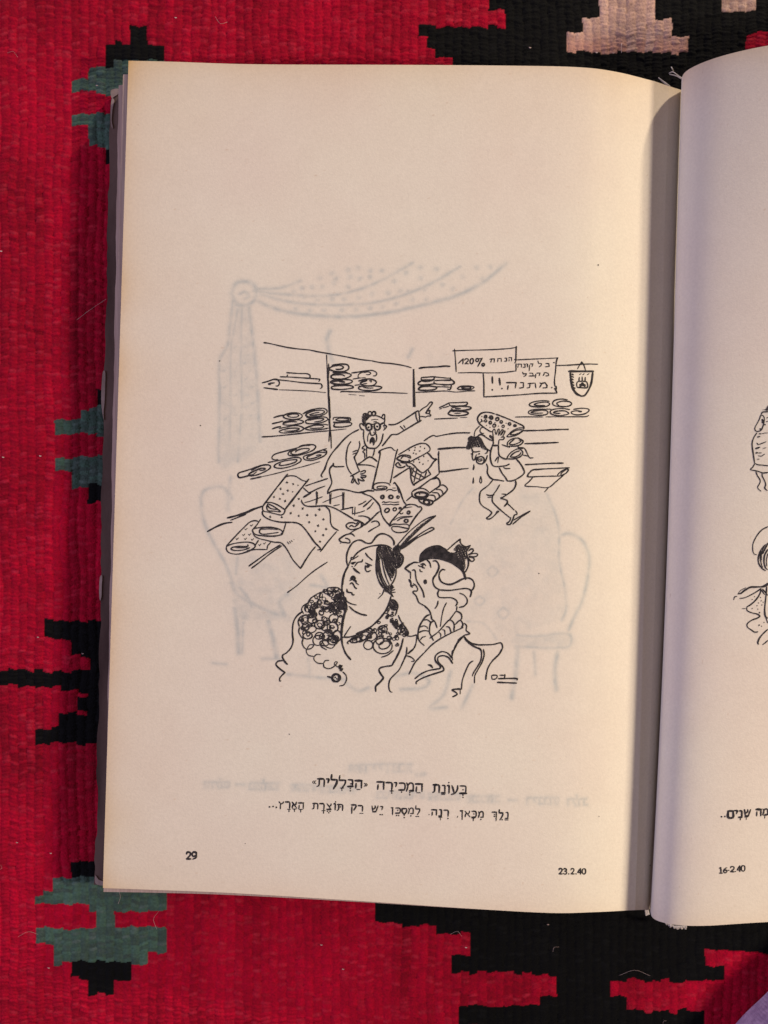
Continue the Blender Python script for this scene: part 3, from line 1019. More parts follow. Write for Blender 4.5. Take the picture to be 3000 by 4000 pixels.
T(1050, 2270, 2.765, """
7 360,330 300,380 265,450 255,550 262,650 240,720 190,775 150,800 155,840 198,900
11 158,848 175,872 200,898
8 155,858 100,865 78,900 110,940 175,988
7 175,988 150,1010 120,1045 118,1078 132,1078
6 620,105 640,75 700,68 750,75 790,110
6 620,110 540,130 460,180 430,220 430,240
6 425,235 370,270 355,310 375,350
6 410,360 350,380 318,430 330,490
6 330,500 325,550 350,600 375,625
6 370,625 360,670 380,715 400,730
5 400,735 450,730 483,700 475,688 440,690 415,730 405,760 430,800 490,815
5 490,815 520,790 560,795
5 490,815 490,850 530,885 590,890
5 590,890 610,860 650,855
5 590,895 600,930 650,945 700,925 740,880 720,870 710,900 750,930
6 750,930 770,905 760,945 790,910 770,965 800,945 780,975
6 800,980 835,1020 838,1070 810,1120 765,1132
e9 728,1045 40,42 0
9 635,1030 685,1045
12 752,1020 763,1045 752,1072
d5 718,1040 735,1055
11 835,300 805,400 790,500 785,600 795,690
9 795,690 830,780 885,848
7 800,605 880,602 1000,560 1120,480 1230,370
6 815,595 850,540 885,490
7 1290,260 1320,205 1360,210 1392,260 1380,330 1365,370
7 1400,370 1420,420 1440,450 1500,540 1500,580 1475,585
6 860,680 850,660 900,625 960,600
e5 1230,700 108,80 0
e5 1250,690 65,38 -20
e5 1200,640 42,44 0
e5 1075,690 52,46 0
e5 1040,592 58,42 -15
e5 940,632 62,30 -20
e4 1000,620 60,30 -25
e4 1110,600 60,40 -30
e5 1090,535 30,22 0
e5 1230,520 50,38 -10
5 1130,560 1080,610 1010,640 1000,655
5 1180,600 1150,560 1080,570
5 1345,750 1280,800 1215,822
e5 470,420 46,36 0
e5 400,490 36,40 0
e5 390,420 36,50 0
e5 420,590 50,34 -10
e5 550,470 52,48 0
e5 545,590 46,36 0
e5 620,500 50,36 0
e5 700,400 52,42 -20
e5 690,500 60,52 0
e5 690,640 60,46 0
e5 600,670 46,30 0
e5 530,640 56,52 0
e5 640,590 60,46 0
e5 450,520 60,40 0
e5 740,590 40,60 0
5 560,680 570,710 625,742
5 580,660 620,710 690,720 740,640
h 790,150 825,200 848,260 850,310 825,345 800,270
h 1290,235 1335,205 1385,245 1388,300 1350,320 1300,290
l 66,15,32,3.1,5 430,230 540,140 700,80 800,150 830,270 790,400 780,500 755,600 720,690 640,700 520,670 420,600 345,500 340,420 410,350 380,300
l 26,13,28,3.4,6 430,230 540,140 700,80 800,150 840,270 800,350 700,330 560,320 430,330
l 26,9,21,3.4,7 600,130 700,80 800,120 845,270 790,350 720,230
l 11,9,20,3.4,8 400,270 500,240 520,360 430,370
l 34,13,28,3.1,9 870,640 1000,580 1130,500 1250,380 1300,330 1380,380 1440,450 1480,560 1430,640 1380,720 1250,640 1100,600 980,640
l 28,9,19,3.4,10 1250,370 1300,250 1385,250 1385,370 1450,460 1500,560 1440,620 1370,750 1330,700 1370,560 1300,450
""")
# the caption, line by line: glyphs with their box (x0, x1, top, base)
GLYPH = {
 'ב': [[(.08,.05),(.78,.08),(.9,.25),(.86,.93)],[(0,.94),(1,.94)]],
 'ה': [[(0,.09),(1,.09)],[(.92,.09),(.9,1)],[(.16,.42),(.1,1)]],
 'ו': [[(.05,.08),(.8,.1),(.75,1)]],
 'י': [[(0,.08),(.85,.1),(.8,.3),(.6,.55)]],
 'כ': [[(.05,.07),(.75,.08),(.98,.3),(.95,.75),(.8,.93)],[(0,.94),(.85,.94)]],
 'ך': [[(0,.08),(.95,.08)],[(.88,.08),(.82,1.45)]],
 'ל': [[(.12,-.4),(.06,.0),(.1,.1)],[(.05,.12),(.95,.12)],[(.95,.12),(.85,.5),(.38,1.05)]],
 'מ': [[(0,1),(.2,.4),(.03,.04)],[(.2,.32),(.5,.06),(.85,.1),(.95,.4),(.93,.92)],[(.42,.94),(.98,.94)]],
 'ם': [[(0,.08),(.9,.08),(.95,.2),(.93,.94),(.08,.94),(.06,.08)]],
 'נ': [[(.2,.07),(.75,.08),(.88,.3),(.85,.94)],[(0,.94),(.92,.94)]],
 'ן': [[(.0,.08),(.9,.09)],[(.7,.1),(.65,1.38)]],
 'ס': [[(0,.08),(.95,.08)],[(.9,.08),(.98,.5),(.62,.97),(.35,.97),(.04,.5),(.15,.1)]],
 'ע': [[(.08,.05),(.2,.3),(.38,.8)],[(.92,.05),(.85,.5),(.5,.86),(0,1)]],
 'ץ': [[(.03,.05),(.38,.45)],[(.95,.05),(.85,.3),(.38,.5)],[(.36,.42),(.30,1.4)]],
 'צ': [[(.05,.05),(.5,.5),(.88,.93)],[(0,.94),(.9,.94)],[(.92,.05),(.85,.3),(.5,.5)]],
 'ק': [[(0,.09),(.95,.09)],[(.92,.09),(.95,.35),(.5,.92)],[(.12,.35),(.08,1.4)]],
 'ר': [[(0,.09),(.8,.09)],[(.75,.09),(.92,.3),(.86,1)]],
 'ש': [[(.05,.05),(.18,.94)],[(.15,.94),(.65,.94)],[(.62,.94),(.95,.04)],[(.52,.05),(.5,.35),(.22,.6)]],
 'ת': [[(.08,.09),(.85,.09)],[(.82,.09),(.94,.3),(.9,1)],[(.3,.12),(.26,.8),(0,.98)]],
 'א': [[(.03,.05),(.97,.97)],[(.86,.04),(.82,.3),(.62,.5)],[(.08,.97),(.14,.62),(.36,.36)]],
 '2': [[(.08,.28),(.2,.06),(.6,.02),(.88,.2),(.75,.5),(.1,.93)],[(.05,.95),(.98,.95)]],
 '9': [[(.9,.35),(.8,.06),(.35,.02),(.06,.3),(.35,.6),(.9,.42)],[(.9,.3),(.82,.75),(.2,.98)]],
 '3': [[(.05,.14),(.4,.02),(.85,.18),(.72,.42),(.38,.47),(.88,.62),(.8,.92),(.3,.98),(.03,.84)]],
 '4': [[(.75,1),(.75,0)],[(.72,.02),(.02,.7)],[(.02,.72),(1,.72)]],
 '0': [[(.5,.02),(.12,.2),(.08,.75),(.5,.98),(.9,.75),(.88,.2),(.5,.02)]],
 '1': [[(.15,.16),(.55,0)],[(.55,0),(.55,1)],[(.15,.97),(.95,.97)]],
 '6': [[(.9,.06),(.35,.3),(.08,.7),(.45,.98),(.88,.78),(.72,.48),(.2,.6)]],
 '-': [[(.1,.62),(.9,.62)]], '.': [[(.4,.95),(.6,.95)]], ',': [[(.6,.85),(.3,1.2)]],
 '<': [[(.45,.1),(.05,.5),(.45,.9)],[(.95,.05),(.55,.5),(.95,.95)]],
 '>': [[(.05,.05),(.45,.5),(.05,.95)],[(.55,.1),(.95,.5),(.55,.9)]],
}
# vowel points: a patah, q qamats, s sheva, i hiriq, t tsere, g segol, o dot
TITLE = [(1200, 2990, 4.1475, "<,85,145,240,302 ת,160,285,205,343 י,310,355,208,345 ל,385,490,212,372 ל,515,630,222,368 ב,655,745,226,348 ה,775,890,235,366 >,920,975,282,345 ה,1130,1250,255,388 ר,1275,1385,265,402 י,1410,1452,268,405 כ,1484,1588,278,406",
   "q,563,378 o,708,297 s,700,375 a,830,388 q,1370,425 i,1530,432"),
  (1500, 3010, 3.190, "מ,280,370,150,258 ה,392,482,158,262 ת,606,695,168,275 נ,716,765,178,285 ו,785,818,182,282 ע,840,926,182,298 ב,942,1030,186,290",
   "s,322,275 a,430,276 a,738,298 o,808,150 o,985,240 s,985,308")]
LINE2 = [(1500, 3010, 3.190, "ן,90,116,458,526 כ,142,204,462,535 ס,222,284,468,540 מ,302,368,464,540 ל,392,450,468,548 .,552,572,490,550 ה,592,660,482,558 נ,682,720,482,572 ר,747,806,486,570 ,,905,930,520,575 ן,950,986,495,580 א,1006,1075,500,580 כ,1092,1150,502,586 מ,1176,1240,508,586 ך,1347,1408,512,592 ל,1432,1486,518,600 נ,1512,1550,516,600",
   "o,172,495 t,170,560 s,252,558 i,335,565 a,415,572 q,703,592 i,797,597 o,1120,540 q,1113,602 i,1207,608 t,1460,612 a,1527,615 o,1376,550 o,1376,572"),
  (1200, 2990, 4.1475, "ש,1045,1155,648,756 י,1185,1226,655,770 ק,715,795,630,735 ר,825,904,642,746", "t,1200,797 a,878,776"),
  (1030, 3100, 4.1475, "ץ,245,325,125,215 ר,352,430,125,238 א,457,540,130,240 ה,562,650,142,246 ת,787,884,150,252 ר,906,985,152,266 צ,1022,1100,158,262 ו,1132,1166,158,265 ת,1187,1286,168,275",
   "p,95,215 p,152,208 p,205,222 q,410,265 q,500,262 q,600,268 q,970,288 g,1055,290 o,1165,134 o,1242,215")]
NUM29 = [(700, 2950, 2.37, "2,64,110,896,964 9,116,164,896,964", "")]
DATE = [(1400, 2950, 1.659, "2,1298,1323,734,771 3,1328,1352,734,771 .,1356,1370,734,771 2,1376,1400,734,771 .,1404,1418,734,771 4,1420,1446,734,771 0,1450,1474,734,771", "")]
RTEXT = [(2700, 3080, 5.53, "ם,790,912,475,632 י,935,1005,468,610 נ,1022,1105,475,632 ש,1145,1292,448,600 ה,1402,1516,438,592 מ,1548,1660,436,572",
   "p,655,610 p,728,605 q,1062,640 q,1190,632 q,1590,598")]
RDATE = [(2700, 3080, 5.53, "1,595,680,1705,1832 6,690,780,1702,1826 -,785,830,1700,1810 2,840,940,1685,1806 .,940,975,1680,1800 4,990,1070,1668,1798 0,1080,1166,1660,1790", "")]
RIGHT = []
def TR(x0, y0, s, txt): RIGHT.append((x0, y0, s, txt))
TR(2850, 1550, 5.53, """
f 700,285 780,262 830,185 830,300 760,290
6 680,380 720,330 830,325
8 740,328 830,322
5 660,420 690,402 720,405 748,450 750,520 720,640 680,720 600,750 555,720 550,660 600,570 650,470 668,400
10 705,490 720,530 712,562
9 655,695 690,700
6 590,780 530,870 490,980 490,1080 510,1220 530,1360 545,1440
6 545,1440 620,1470 700,1475 830,1490
6 540,1450 500,1520 455,1560 470,1580 600,1605 700,1640 740,1645 830,1635
5 570,1620 600,1700 660,1800 650,1870 610,1940 620,1990 680,2040
5 700,1650 710,1720 760,1820 780,1900 760,1970 815,2030
7 600,870 655,858
8 640,800 672,800
7 590,1000 620,1035
4 640,1030 790,970
7 560,1122 650,1090
3 720,1115 790,1100
8 570,1216 602,1206
4 620,1215 690,1210
4 620,1275 690,1280 760,1235
4 595,1350 640,1344
7 750,600 775,606
4 790,540 830,530
4 800,460 830,446
3 690,800 760,785 830,780
""")
TR(2800, 2000, 3.687, """
5 740,210 660,250 600,310 550,390 520,470 520,560 540,605 575,615
6 700,470 640,540 600,640 605,740 650,810 700,845
7 735,540 690,620 680,720 700,800 730,830
5 640,560 625,640 640,740 660,800
4 690,480 650,580 640,700
9 735,450 700,520 660,600
5 735,600 715,700 720,780
8 740,1050 660,1075 560,1080 480,1085 400,1130 350,1170 305,1180
3 420,1090 350,1125 310,1170
5 290,1215 255,1225 245,1265
5 330,1245 400,1235 480,1200 570,1150 640,1100
6 640,1100 620,1180 560,1270 480,1340 435,1370 440,1420 500,1450 580,1470 620,1500 580,1530 500,1560 440,1610 445,1660 500,1700 545,1730 592,1725
4 365,1392 415,1390
12 650,1080 700,1060 735,1030
6 640,1120 690,1190
6 660,1110 735,1200
7 720,1080 710,1200 690,1400 700,1500 735,1530
5 700,1500 735,1600
7 735,1690 680,1740 620,1810 590,1880 602,1905
6 735,1850 690,1890 660,1910
d3 545,1220 510,1260 640,1280 580,1350 650,1340 510,1390 590,1400 680,1590 645,1645 630,1230 600,1310 670,1300
d5 615,1450 610,1630
""")
# print of the other side of the leaf showing through
GHOST = []
def TG(x0, y0, s, txt): GHOST.append((x0, y0, s, txt))
TG(780, 980, 1.2762, """
f2.8 165,250 245,275 270,500 300,950 190,1050 95,1050 100,560 140,470
14 160,210 180,165 220,152 265,165 282,205 270,250 225,270 180,255 160,210
9 200,215 225,205 245,225 225,240
8 280,190 400,185 500,150
8 270,200 400,215 600,225 750,205 900,150 1060,60
8 300,215 450,255 650,270 850,260 1000,225 1150,165 1295,80
13 290,250 400,295 550,320 750,328 950,305 1150,260 1300,215 1420,150 1525,65
11 165,250 150,380 140,470 100,550 100,700 95,1050
8 190,290 170,400 155,500 155,700 150,950
8 210,290 205,500 210,750 190,1050
13 245,280 265,450 285,650 300,950
10 180,270 240,280 250,300
d7.5 470,205 510,185 560,180 610,180 670,160 600,135 660,110 740,95 790,85 850,100 910,100 680,140 750,130 800,140 850,130 740,180 520,230 590,245 660,240 720,240 790,235 860,215 940,210 1000,200 970,150 1030,110 1100,80 1100,135 1040,205 1120,190 1180,90 1210,170 1260,190 1310,130 1380,85 1450,80 1410,140 480,290 550,300 620,295 710,295 780,290 850,285 910,280 980,265 1060,245 1130,245
v 220,480 240,520 225,560 250,600 230,640 260,680 240,720 265,760 230,780 255,820 120,600 125,680 115,760 125,840 115,920 175,480 180,600 175,720 178,820 225,870 260,890
14 650,400 635,440 640,480 660,550
10 1060,490 1040,530
f1.6 1135,515 1150,505 1185,545 1205,508 1240,515 1255,580 1200,560 1150,600
""")
TG(700, 1700, 1.8433, """
f5.5 380,1060 440,1090 480,1160 600,1215 720,1245 800,1290 790,1340 640,1330 460,1330 400,1260
f3.2 480,880 600,860 760,980 860,1060 840,1180 700,1240 560,1200 500,1080
f3.5 400,900 460,900 470,1100 420,1120
16 160,450 180,400 240,375 310,375 350,420 350,540
16 155,450 165,560 200,680 260,800 330,920 380,1050
26 380,1060 420,1150 560,1230 700,1290
22 440,1100 500,1180 520,1240
26 400,1250 420,1400 430,1570
14 460,1350 450,1570
26 640,1340 680,1480 700,1600
12 600,1610 720,1610
10 370,300 360,400 380,460
14 420,880 410,1000
10 930,1610 940,1720
13 780,1720 1000,1745 1200,1760
16 1200,1780 1280,1840 1360,1820
9 240,1640 340,1650
16 950,1080 1060,1090 1020,1010
30 780,1140 720,1200 760,1300
""")
TG(1500, 1700, 1.8433, """
f2.4 640,380 860,340 1170,420 1235,560 1262,700 1264,900 1300,1100 1300,1300 1000,1420 820,1440 720,1200 690,1000 560,780 420,700 480,560
f4 960,1440 1340,1440 1330,1520 950,1520
12 1170,420 1230,560 1260,700 1260,900 1300,1100 1310,1250 1280,1330
15 1270,720 1340,710 1430,760 1480,900 1440,1150 1380,1290 1330,1400
16 960,1440 1100,1450 1250,1430 1340,1440 1330,1520 1200,1530 950,1520
26 960,1530 950,1700 920,1890
12 1080,1560 1090,1720
22 1250,1560 1230,1700 1240,1830
16 480,1700 430,1870 330,1960 450,1960
14 640,1800 560,1960
16 80,1740 200,1710 320,1760 280,1820 120,1830
10 780,940 820,980 780,1020 745,980 780,940
10 690,1160 725,1190 690,1225 650,1190 690,1160
10 860,1240 900,1280 860,1320 820,1280 860,1240
10 600,1340 700,1350 760,1400 810,1470
8 640,380 560,480 480,640
""")
def ghost_text(x0, y0, s, segs, seed):
    r = random.Random(seed); out = []
    for a, b, y, h in segs:
        x = a
        while x < b:
            w = r.uniform(.35, .6) * h * 1.2
            g = r.choice('בהכלמנסרשתוי')
            for st in GLYPH[g]:
                out.append("7 " + " ".join(f"{x + (1 - px) * w:.0f},{y + py * h:.0f}" for px, py in st))
            x += w + 0.18 * h
    GHOST.append((x0, y0, s, "\n".join(out)))
ghost_text(700, 2950, 2.37, [(230, 465, 245, 55), (650, 935, 255, 62), (1040, 1230, 270, 60), (1300, 1640, 285, 60)], 1)
ghost_text(1400, 2950, 1.659, [(120, 400, 235, 44), (450, 640, 245, 44), (700, 915, 262, 44), (1090, 1300, 272, 46), (1355, 1480, 280, 44), (0, 350, 55, 56)], 2)
ghost_text(1200, 2990, 4.1475, [(690, 860, -10, 110)], 4)
TG(700, 2950, 2.37, "9 530,268 600,272")
TG(1400, 2950, 1.659, "8 975,290 1022,292\nd6 380,125 405,125 428,122")
WS = 0.85                                        # nib: stroke widths above are a little generous
def parse(x0, y0, s, txt, r):
    """-> list of ('line', points, width) / ('poly', points) in photo pixels"""
    out = []
    for ln in txt.strip().splitlines():
        head, *rest = ln.split()
        if head[0] == 'e':
            w = float(head[1:]); c = [float(q) for q in rest[0].split(',')]; rad = [float(q) for q in rest[1].split(',')]; rot = math.radians(float(rest[2]))
            n = 14; off = r.uniform(0, 6.28); pts = []
            for k in range(n + 2):
                a = off + 2 * math.pi * k / n; j = 1 + 0.05 * math.sin(2 * a + off)
                ex, ey = rad[0] * j * math.cos(a), rad[1] * j * math.sin(a)
                pts.append((c[0] + ex * math.cos(rot) - ey * math.sin(rot), c[1] + ex * math.sin(rot) + ey * math.cos(rot)))
            out.append(('line', cr(np.array(pts) / s + (x0, y0), 4), w)); continue
        if head[0] == 'l':                        # looping scribble filling an outline
            n, rmin, rmax, w, seed = [float(q) for q in head[1:].split(',')] if len(head) > 1 else [float(q) for q in rest[0].split(',')]
            pl = rest if len(head) > 1 else rest[1:]
            P = np.array([[float(q) for q in p.split(',')] for p in pl]); rr = random.Random(int(seed)); cnt = 0
            lo, hi = P.min(0), P.max(0)
            while cnt < n:
                x, y = rr.uniform(lo[0], hi[0]), rr.uniform(lo[1], hi[1])
                if not inside(P, x, y): continue
                cnt += 1; a = rr.uniform(0, 3.14); rx = rr.uniform(rmin, rmax); ry = rx * rr.uniform(.5, .95); ph = rr.uniform(0, 6.28)
                turns = rr.uniform(1.0, 1.9); m = 18; pts = []
                dx, dy = rr.uniform(-1, 1) * rx * .8, rr.uniform(-1, 1) * rx * .8
                for k in range(m):
                    t = k / (m - 1); q = ph + 2 * math.pi * turns * t
                    ex, ey = rx * math.cos(q), ry * math.sin(q)
                    pts.append((x + ex * math.cos(a) - ey * math.sin(a) + dx * t, y + ex * math.sin(a) + ey * math.cos(a) + dy * t))
                out.append(('line', cr(np.array(pts) / s + (x0, y0), 3), w))
            continue
        flat = head.endswith('L'); key = head.rstrip('L')
        P = np.array([[float(q) for q in p.split(',')] for p in rest]) / s + (x0, y0)
        if key[0] == 'f': out.append(('poly', P if flat else cr(P, 4, True)))
        elif key[0] == 'h': out += hatch(cr(P, 3, True), r)
        elif key[0] == 'd':
            rad = float(key[1:]) * 0.5 + 0.7
            for c in P:
                a = np.arange(9) / 9 * 2 * np.pi; k = 1 + 0.15 * np.cos(2 * a + r.uniform(0, 6))
                out.append(('poly', c + np.stack([np.cos(a), np.sin(a)], 1) * (rad * k)[:, None]))
        elif key[0] == 'x':
            for c in P:
                a = r.uniform(-.4, .4); L = r.uniform(3.6, 5.2)
                for q in (a + .3, a + 1.75): 
                    v = np.array([math.cos(q), math.sin(q)]) * L
                    out.append(('line', np.array([c - v, c + v * .8]), r.uniform(3.6, 5.2)))
        elif key[0] == 'v':
            for c in P: out.append(('line', c + np.array([(-4.5, -1.5), (-1.5, 3), (5, -3.8)]), 3.6))
        elif flat: out.append(('line', densify(P), float(key) * WS))
        else: out.append(('line', cr(P, 6) if len(P) > 2 else densify(P), float(key) * WS))
    return out

def densify(P):
    o = []
    for a, b in zip(P[:-1], P[1:]):
        n = max(2, int(np.hypot(*(b - a)) / 5)); t = np.linspace(0, 1, n, endpoint=False)[:, None]; o.append(a * (1 - t) + b * t)
    return np.vstack(o + [P[-1:]])

def inside(P, x, y):
    c = False; n = len(P)
    for i in range(n):
        x1, y1 = P[i]; x2, y2 = P[(i + 1) % n]
        if (y1 > y) != (y2 > y) and x < (x2 - x1) * (y - y1) / (y2 - y1) + x1: c = not c
    return c

def hatch(P, r):
    """pen hatching inside an outline: uneven strokes that leave pinholes of paper"""
    out = []
    for ang, gap, w in ((r.uniform(.9, 1.3), 4.2, 3.4), (r.uniform(-.5, 0), 8.5, 2.8)):
        ca, sa = math.cos(ang), math.sin(ang); R = np.array([[ca, sa], [-sa, ca]]); Q = P @ R.T
        y = Q[:, 1].min() + gap * .3
        while y < Q[:, 1].max():
            xs = []
            for i in range(len(Q)):
                a, b = Q[i], Q[(i + 1) % len(Q)]
                if (a[1] > y) != (b[1] > y): xs.append(a[0] + (b[0] - a[0]) * (y - a[1]) / (b[1] - a[1]))
            xs.sort()
            for x1, x2 in zip(xs[::2], xs[1::2]):
                if x2 - x1 < 1.5: continue
                n = max(3, int((x2 - x1) / 6)); t = np.linspace(0, 1, n)
                seg = np.stack([x1 + (x2 - x1) * t + r.uniform(-.6, .6), y + np.array([r.gauss(0, .45) for _ in t])], 1)
                out.append(('line', seg @ R, w * r.uniform(.8, 1.1)))
            y += gap * r.uniform(.8, 1.15)
    return out

class Ink:
    def __init__(s): s.px, s.lift, s.q, s.t, s.n, s.k = [], [], [], [], 0, 0
    def line(s, P, w, r):
        d = np.r_[True, np.hypot(*np.diff(P, axis=0).T) > 0.05]; P = P[d]
        if len(P) < 2: return
        g = np.gradient(P, axis=0); g /= np.hypot(*g.T)[:, None] + 1e-9; nn = np.stack([-g[:, 1], g[:, 0]], 1)
        L = np.r_[0, np.cumsum(np.hypot(*np.diff(P, axis=0).T))]
        ww = w * (1 + 0.14 * np.sin(L / r.uniform(14, 30) + r.uniform(0, 6)) + 0.08 * np.sin(L / r.uniform(4, 8)))
        e = np.minimum(L, L[-1] - L); ww *= 0.72 + 0.28 * np.clip(e / (1.2 * w), 0, 1)
        hw = ww[:, None] / 2
        cap0, cap1 = P[:1] - g[:1] * w * .28, P[-1:] + g[-1:] * w * .28
        PP = np.vstack([cap0 + nn[:1] * hw[:1] * .45, P + nn * hw, cap1 + nn[-1:] * hw[-1:] * .45]); QQ = np.vstack([cap0 - nn[:1] * hw[:1] * .45, P - nn * hw, cap1 - nn[-1:] * hw[-1:] * .45])
        m = len(PP); co = np.empty((2 * m, 2)); co[0::2] = PP; co[1::2] = QQ
        i = np.arange(m - 1) * 2 + s.n
        s.q.append(np.stack([i, i + 1, i + 3, i + 2], 1)); s.add(co)
    def poly(s, P):
        tri = tessellate_polygon([[Vector((p[0], p[1], 0)) for p in P]])
        if tri: s.t.append(np.array(tri) + s.n)
        s.add(P)
    def add(s, co):
        s.px.append(co); s.k += 1; s.lift.append(np.full(len(co), 6e-5 + 1.5e-8 * s.k)); s.n += len(co)
    def strokes(s, items, r):
        for it in items:
            if it[0] == 'line': s.line(it[1], it[2], r)
            else: s.poly(it[1])
    def text(s, blocks, wk, r):
        for x0, y0, sc, gl, nq in blocks:
            o = np.array((x0, y0))
            for g in gl.split():
                if g[0] == ',': ch, a = ',', g[2:].split(',')
                else: ch, a = g[0], g[2:].split(',')
                xa, xb, ya, yb = [float(q) for q in a]; h = (yb - ya) / sc
                for st in GLYPH[ch]:
                    P = np.array([(xa + (xb - xa) * u, ya + (yb - ya) * v) for u, v in st]) / sc + o
                    flatness = abs(P[-1] - P[0]); horiz = flatness[0] > 1.6 * flatness[1]
                    if ch in '23940161-': horiz = False
                    s.line(cr(P, 5) if len(P) > 2 else densify(P), h * (wk * 1.30 if horiz else wk), r)
            hh = 5.2 * wk / .17
            for g in nq.split():
                k = g[0]; x, y = [float(q) for q in g[2:].split(',')]; c = np.array((x, y)) / sc + o
                D = {'a': [], 'q': [], 's': [(0, 0), (0, 8.5)], 'i': [(0, 0)], 't': [(-4, 0), (4, 0)], 'g': [(-5, -1), (5, -1), (0, 5)], 'o': [(0, 0)], 'p': [(0, 0)]}[k]
                if k in 'aq': s.line(c + np.array([(-6.5, -3 if k == 'q' else 0), (6.5, -3 if k == 'q' else 0)]), 4.6, r)
                if k == 'q': s.line(c + np.array([(0, -3), (0, 7.5)]), 4.6, r)
                for d in D:
                    a = np.arange(9) / 9 * 2 * np.pi; s.poly(c + np.array(d) + np.stack([np.cos(a), np.sin(a)], 1) * (3.5 if k == 'p' else 2.9))
    def build(s, name, leaf, parent):
        px = np.vstack(s.px); lift = np.concatenate(s.lift)
        co = leaf.point(px[:, 0], px[:, 1], lift)
        fl = []
        # faces must look up
        def up(f):
            a, b, c = co[f[:, 0]], co[f[:, 1]], co[f[:, 2]]
            n = np.cross(b - a, c - a)[:, 2]; f = f.copy(); f[n < 0] = f[n < 0][:, ::-1]; return f
        if s.q: fl.append(up(np.vstack(s.q)))
        if s.t: fl.append(up(np.vstack(s.t)))
        return mesh_obj(name, co - np.array(BL), fl, M_INK, parent, False)

def ghost_field(X, Y):
    """how strongly the far side's print shows through, 0..1, on the page's grid"""
    g = np.zeros(X.shape); r = random.Random(5)
    x0s, y0s = X[0, 0], Y[0, 0]
    for gx0, gy0, s, txt in GHOST:
        for ln in [q for q in txt.strip().splitlines() if q[0] == 'f']:   # tones laid in flat
            head, *pl = ln.split(); P = cr(np.array([[float(q) for q in p.split(',')] for p in pl]) / s + (gx0, gy0), 4, True)
            lo, hi = P.min(0) - 12, P.max(0) + 12; m = (X > lo[0]) & (X < hi[0]) & (Y > lo[1]) & (Y < hi[1])
            x, y = X[m], Y[m]; c = np.zeros(x.shape, bool); dd = np.full(x.shape, 1e9)
            for a, b in zip(P, np.roll(P, -1, 0)):
                if a[1] != b[1]: c ^= ((a[1] > y) != (b[1] > y)) & (x < (b[0] - a[0]) * (y - a[1]) / (b[1] - a[1]) + a[0])
                d = b - a; t = np.clip(((x - a[0]) * d[0] + (y - a[1]) * d[1]) / ((d ** 2).sum() + 1e-9), 0, 1)
                dd = np.minimum(dd, np.hypot(x - a[0] - t * d[0], y - a[1] - t * d[1]))
            val = float(head[1:]) / 10 / (1 + np.exp(np.clip(np.where(c, -dd, dd) / 5, -30, 30))) * (0.6 + 0.8 * vnoise(x, y, 34, 44) * (0.5 + vnoise(x, y, 13, 45)))
            g[m] = np.maximum(g[m], val)
        txt = "\n".join(q for q in txt.strip().splitlines() if q[0] != 'f')
        for it in parse(gx0, gy0, s, txt, r):
            if it[0] == 'poly': P = np.vstack([it[1], it[1][:1]]); w = 4.0
            else: P, w = it[1], it[2] / s * (1.4 if s < 2 else 2.2)
            pad = w + 16
            lo, hi = P.min(0) - pad, P.max(0) + pad
            m = (X > lo[0]) & (X < hi[0]) & (Y > lo[1]) & (Y < hi[1])
            if not m.any(): continue
            x, y = X[m], Y[m]; best = np.full(x.shape, 1e9)
            st = max(1, len(P) // 60); Q = P[::st]
            if len(Q) < 2: Q = P
            for a, b in zip(Q[:-1], Q[1:]):
                d = b - a; L = (d ** 2).sum() + 1e-9
                t = np.clip(((x - a[0]) * d[0] + (y - a[1]) * d[1]) / L, 0, 1)
                best = np.minimum(best, np.hypot(x - a[0] - t * d[0], y - a[1] - t * d[1]))
            val = 1 / (1 + np.exp((best - w * .50) / 3.6))
            g[m] = np.maximum(g[m], val)
    # the seated figure and the chairs behind read as one faint grey mass
    for cx, cy, rx, ry, k in ((1050, 2260, 190, 260, .22), (1300, 1780, 330, 260, .20), (1750, 2200, 400, 420, .22), (1950, 2350, 220, 250, .15), (1650, 1750, 420, 240, .2), (1400, 2550, 320, 130, .14)):
        q = ((X - cx) / rx) ** 2 + ((Y - cy) / ry) ** 2
        g = np.maximum(g, k * np.clip(1.35 - q, 0, 1) * (0.5 + 0.7 * vnoise(X, Y, 70, 41)))
    return g * (0.55 + 0.9 * vnoise(X, Y, 24, 42))

def build_page(leaf, nu, nv, u1, label, edges, ghost):
    p, co = sheet(leaf, nu, nv, u1)
    X, Y = p[..., 0], p[..., 1]
    el, et, eb = edges(X, Y, p)
    tint = paper_tint(X, Y, el, et, eb)
    if ghost:
        g = ghost_field(X, Y)[..., None]
        tint = tint * (1 - g * np.array([0.30, 0.225, 0.155]))
    # thin sheet with an underside 0.1 mm below
    top = co.reshape(-1, 3); n = len(top)
    bot_p, bot = sheet(leaf, nu, 60, u1); bot = bot.reshape(-1, 3) - np.array([0, 0, 1.1e-4])
    f_top = grid_faces(nu, nv, 0, True); f_bot = grid_faces(nu, 60, n, False)
    allc = np.vstack([top, bot]); tt = np.vstack([tint.reshape(-1, 3), np.ones((nu * 60, 3)) * PAPER * .95])
    return mesh_obj('page', allc - np.array(BL), [f_top, f_bot], M_PAPER, book, True, tt)

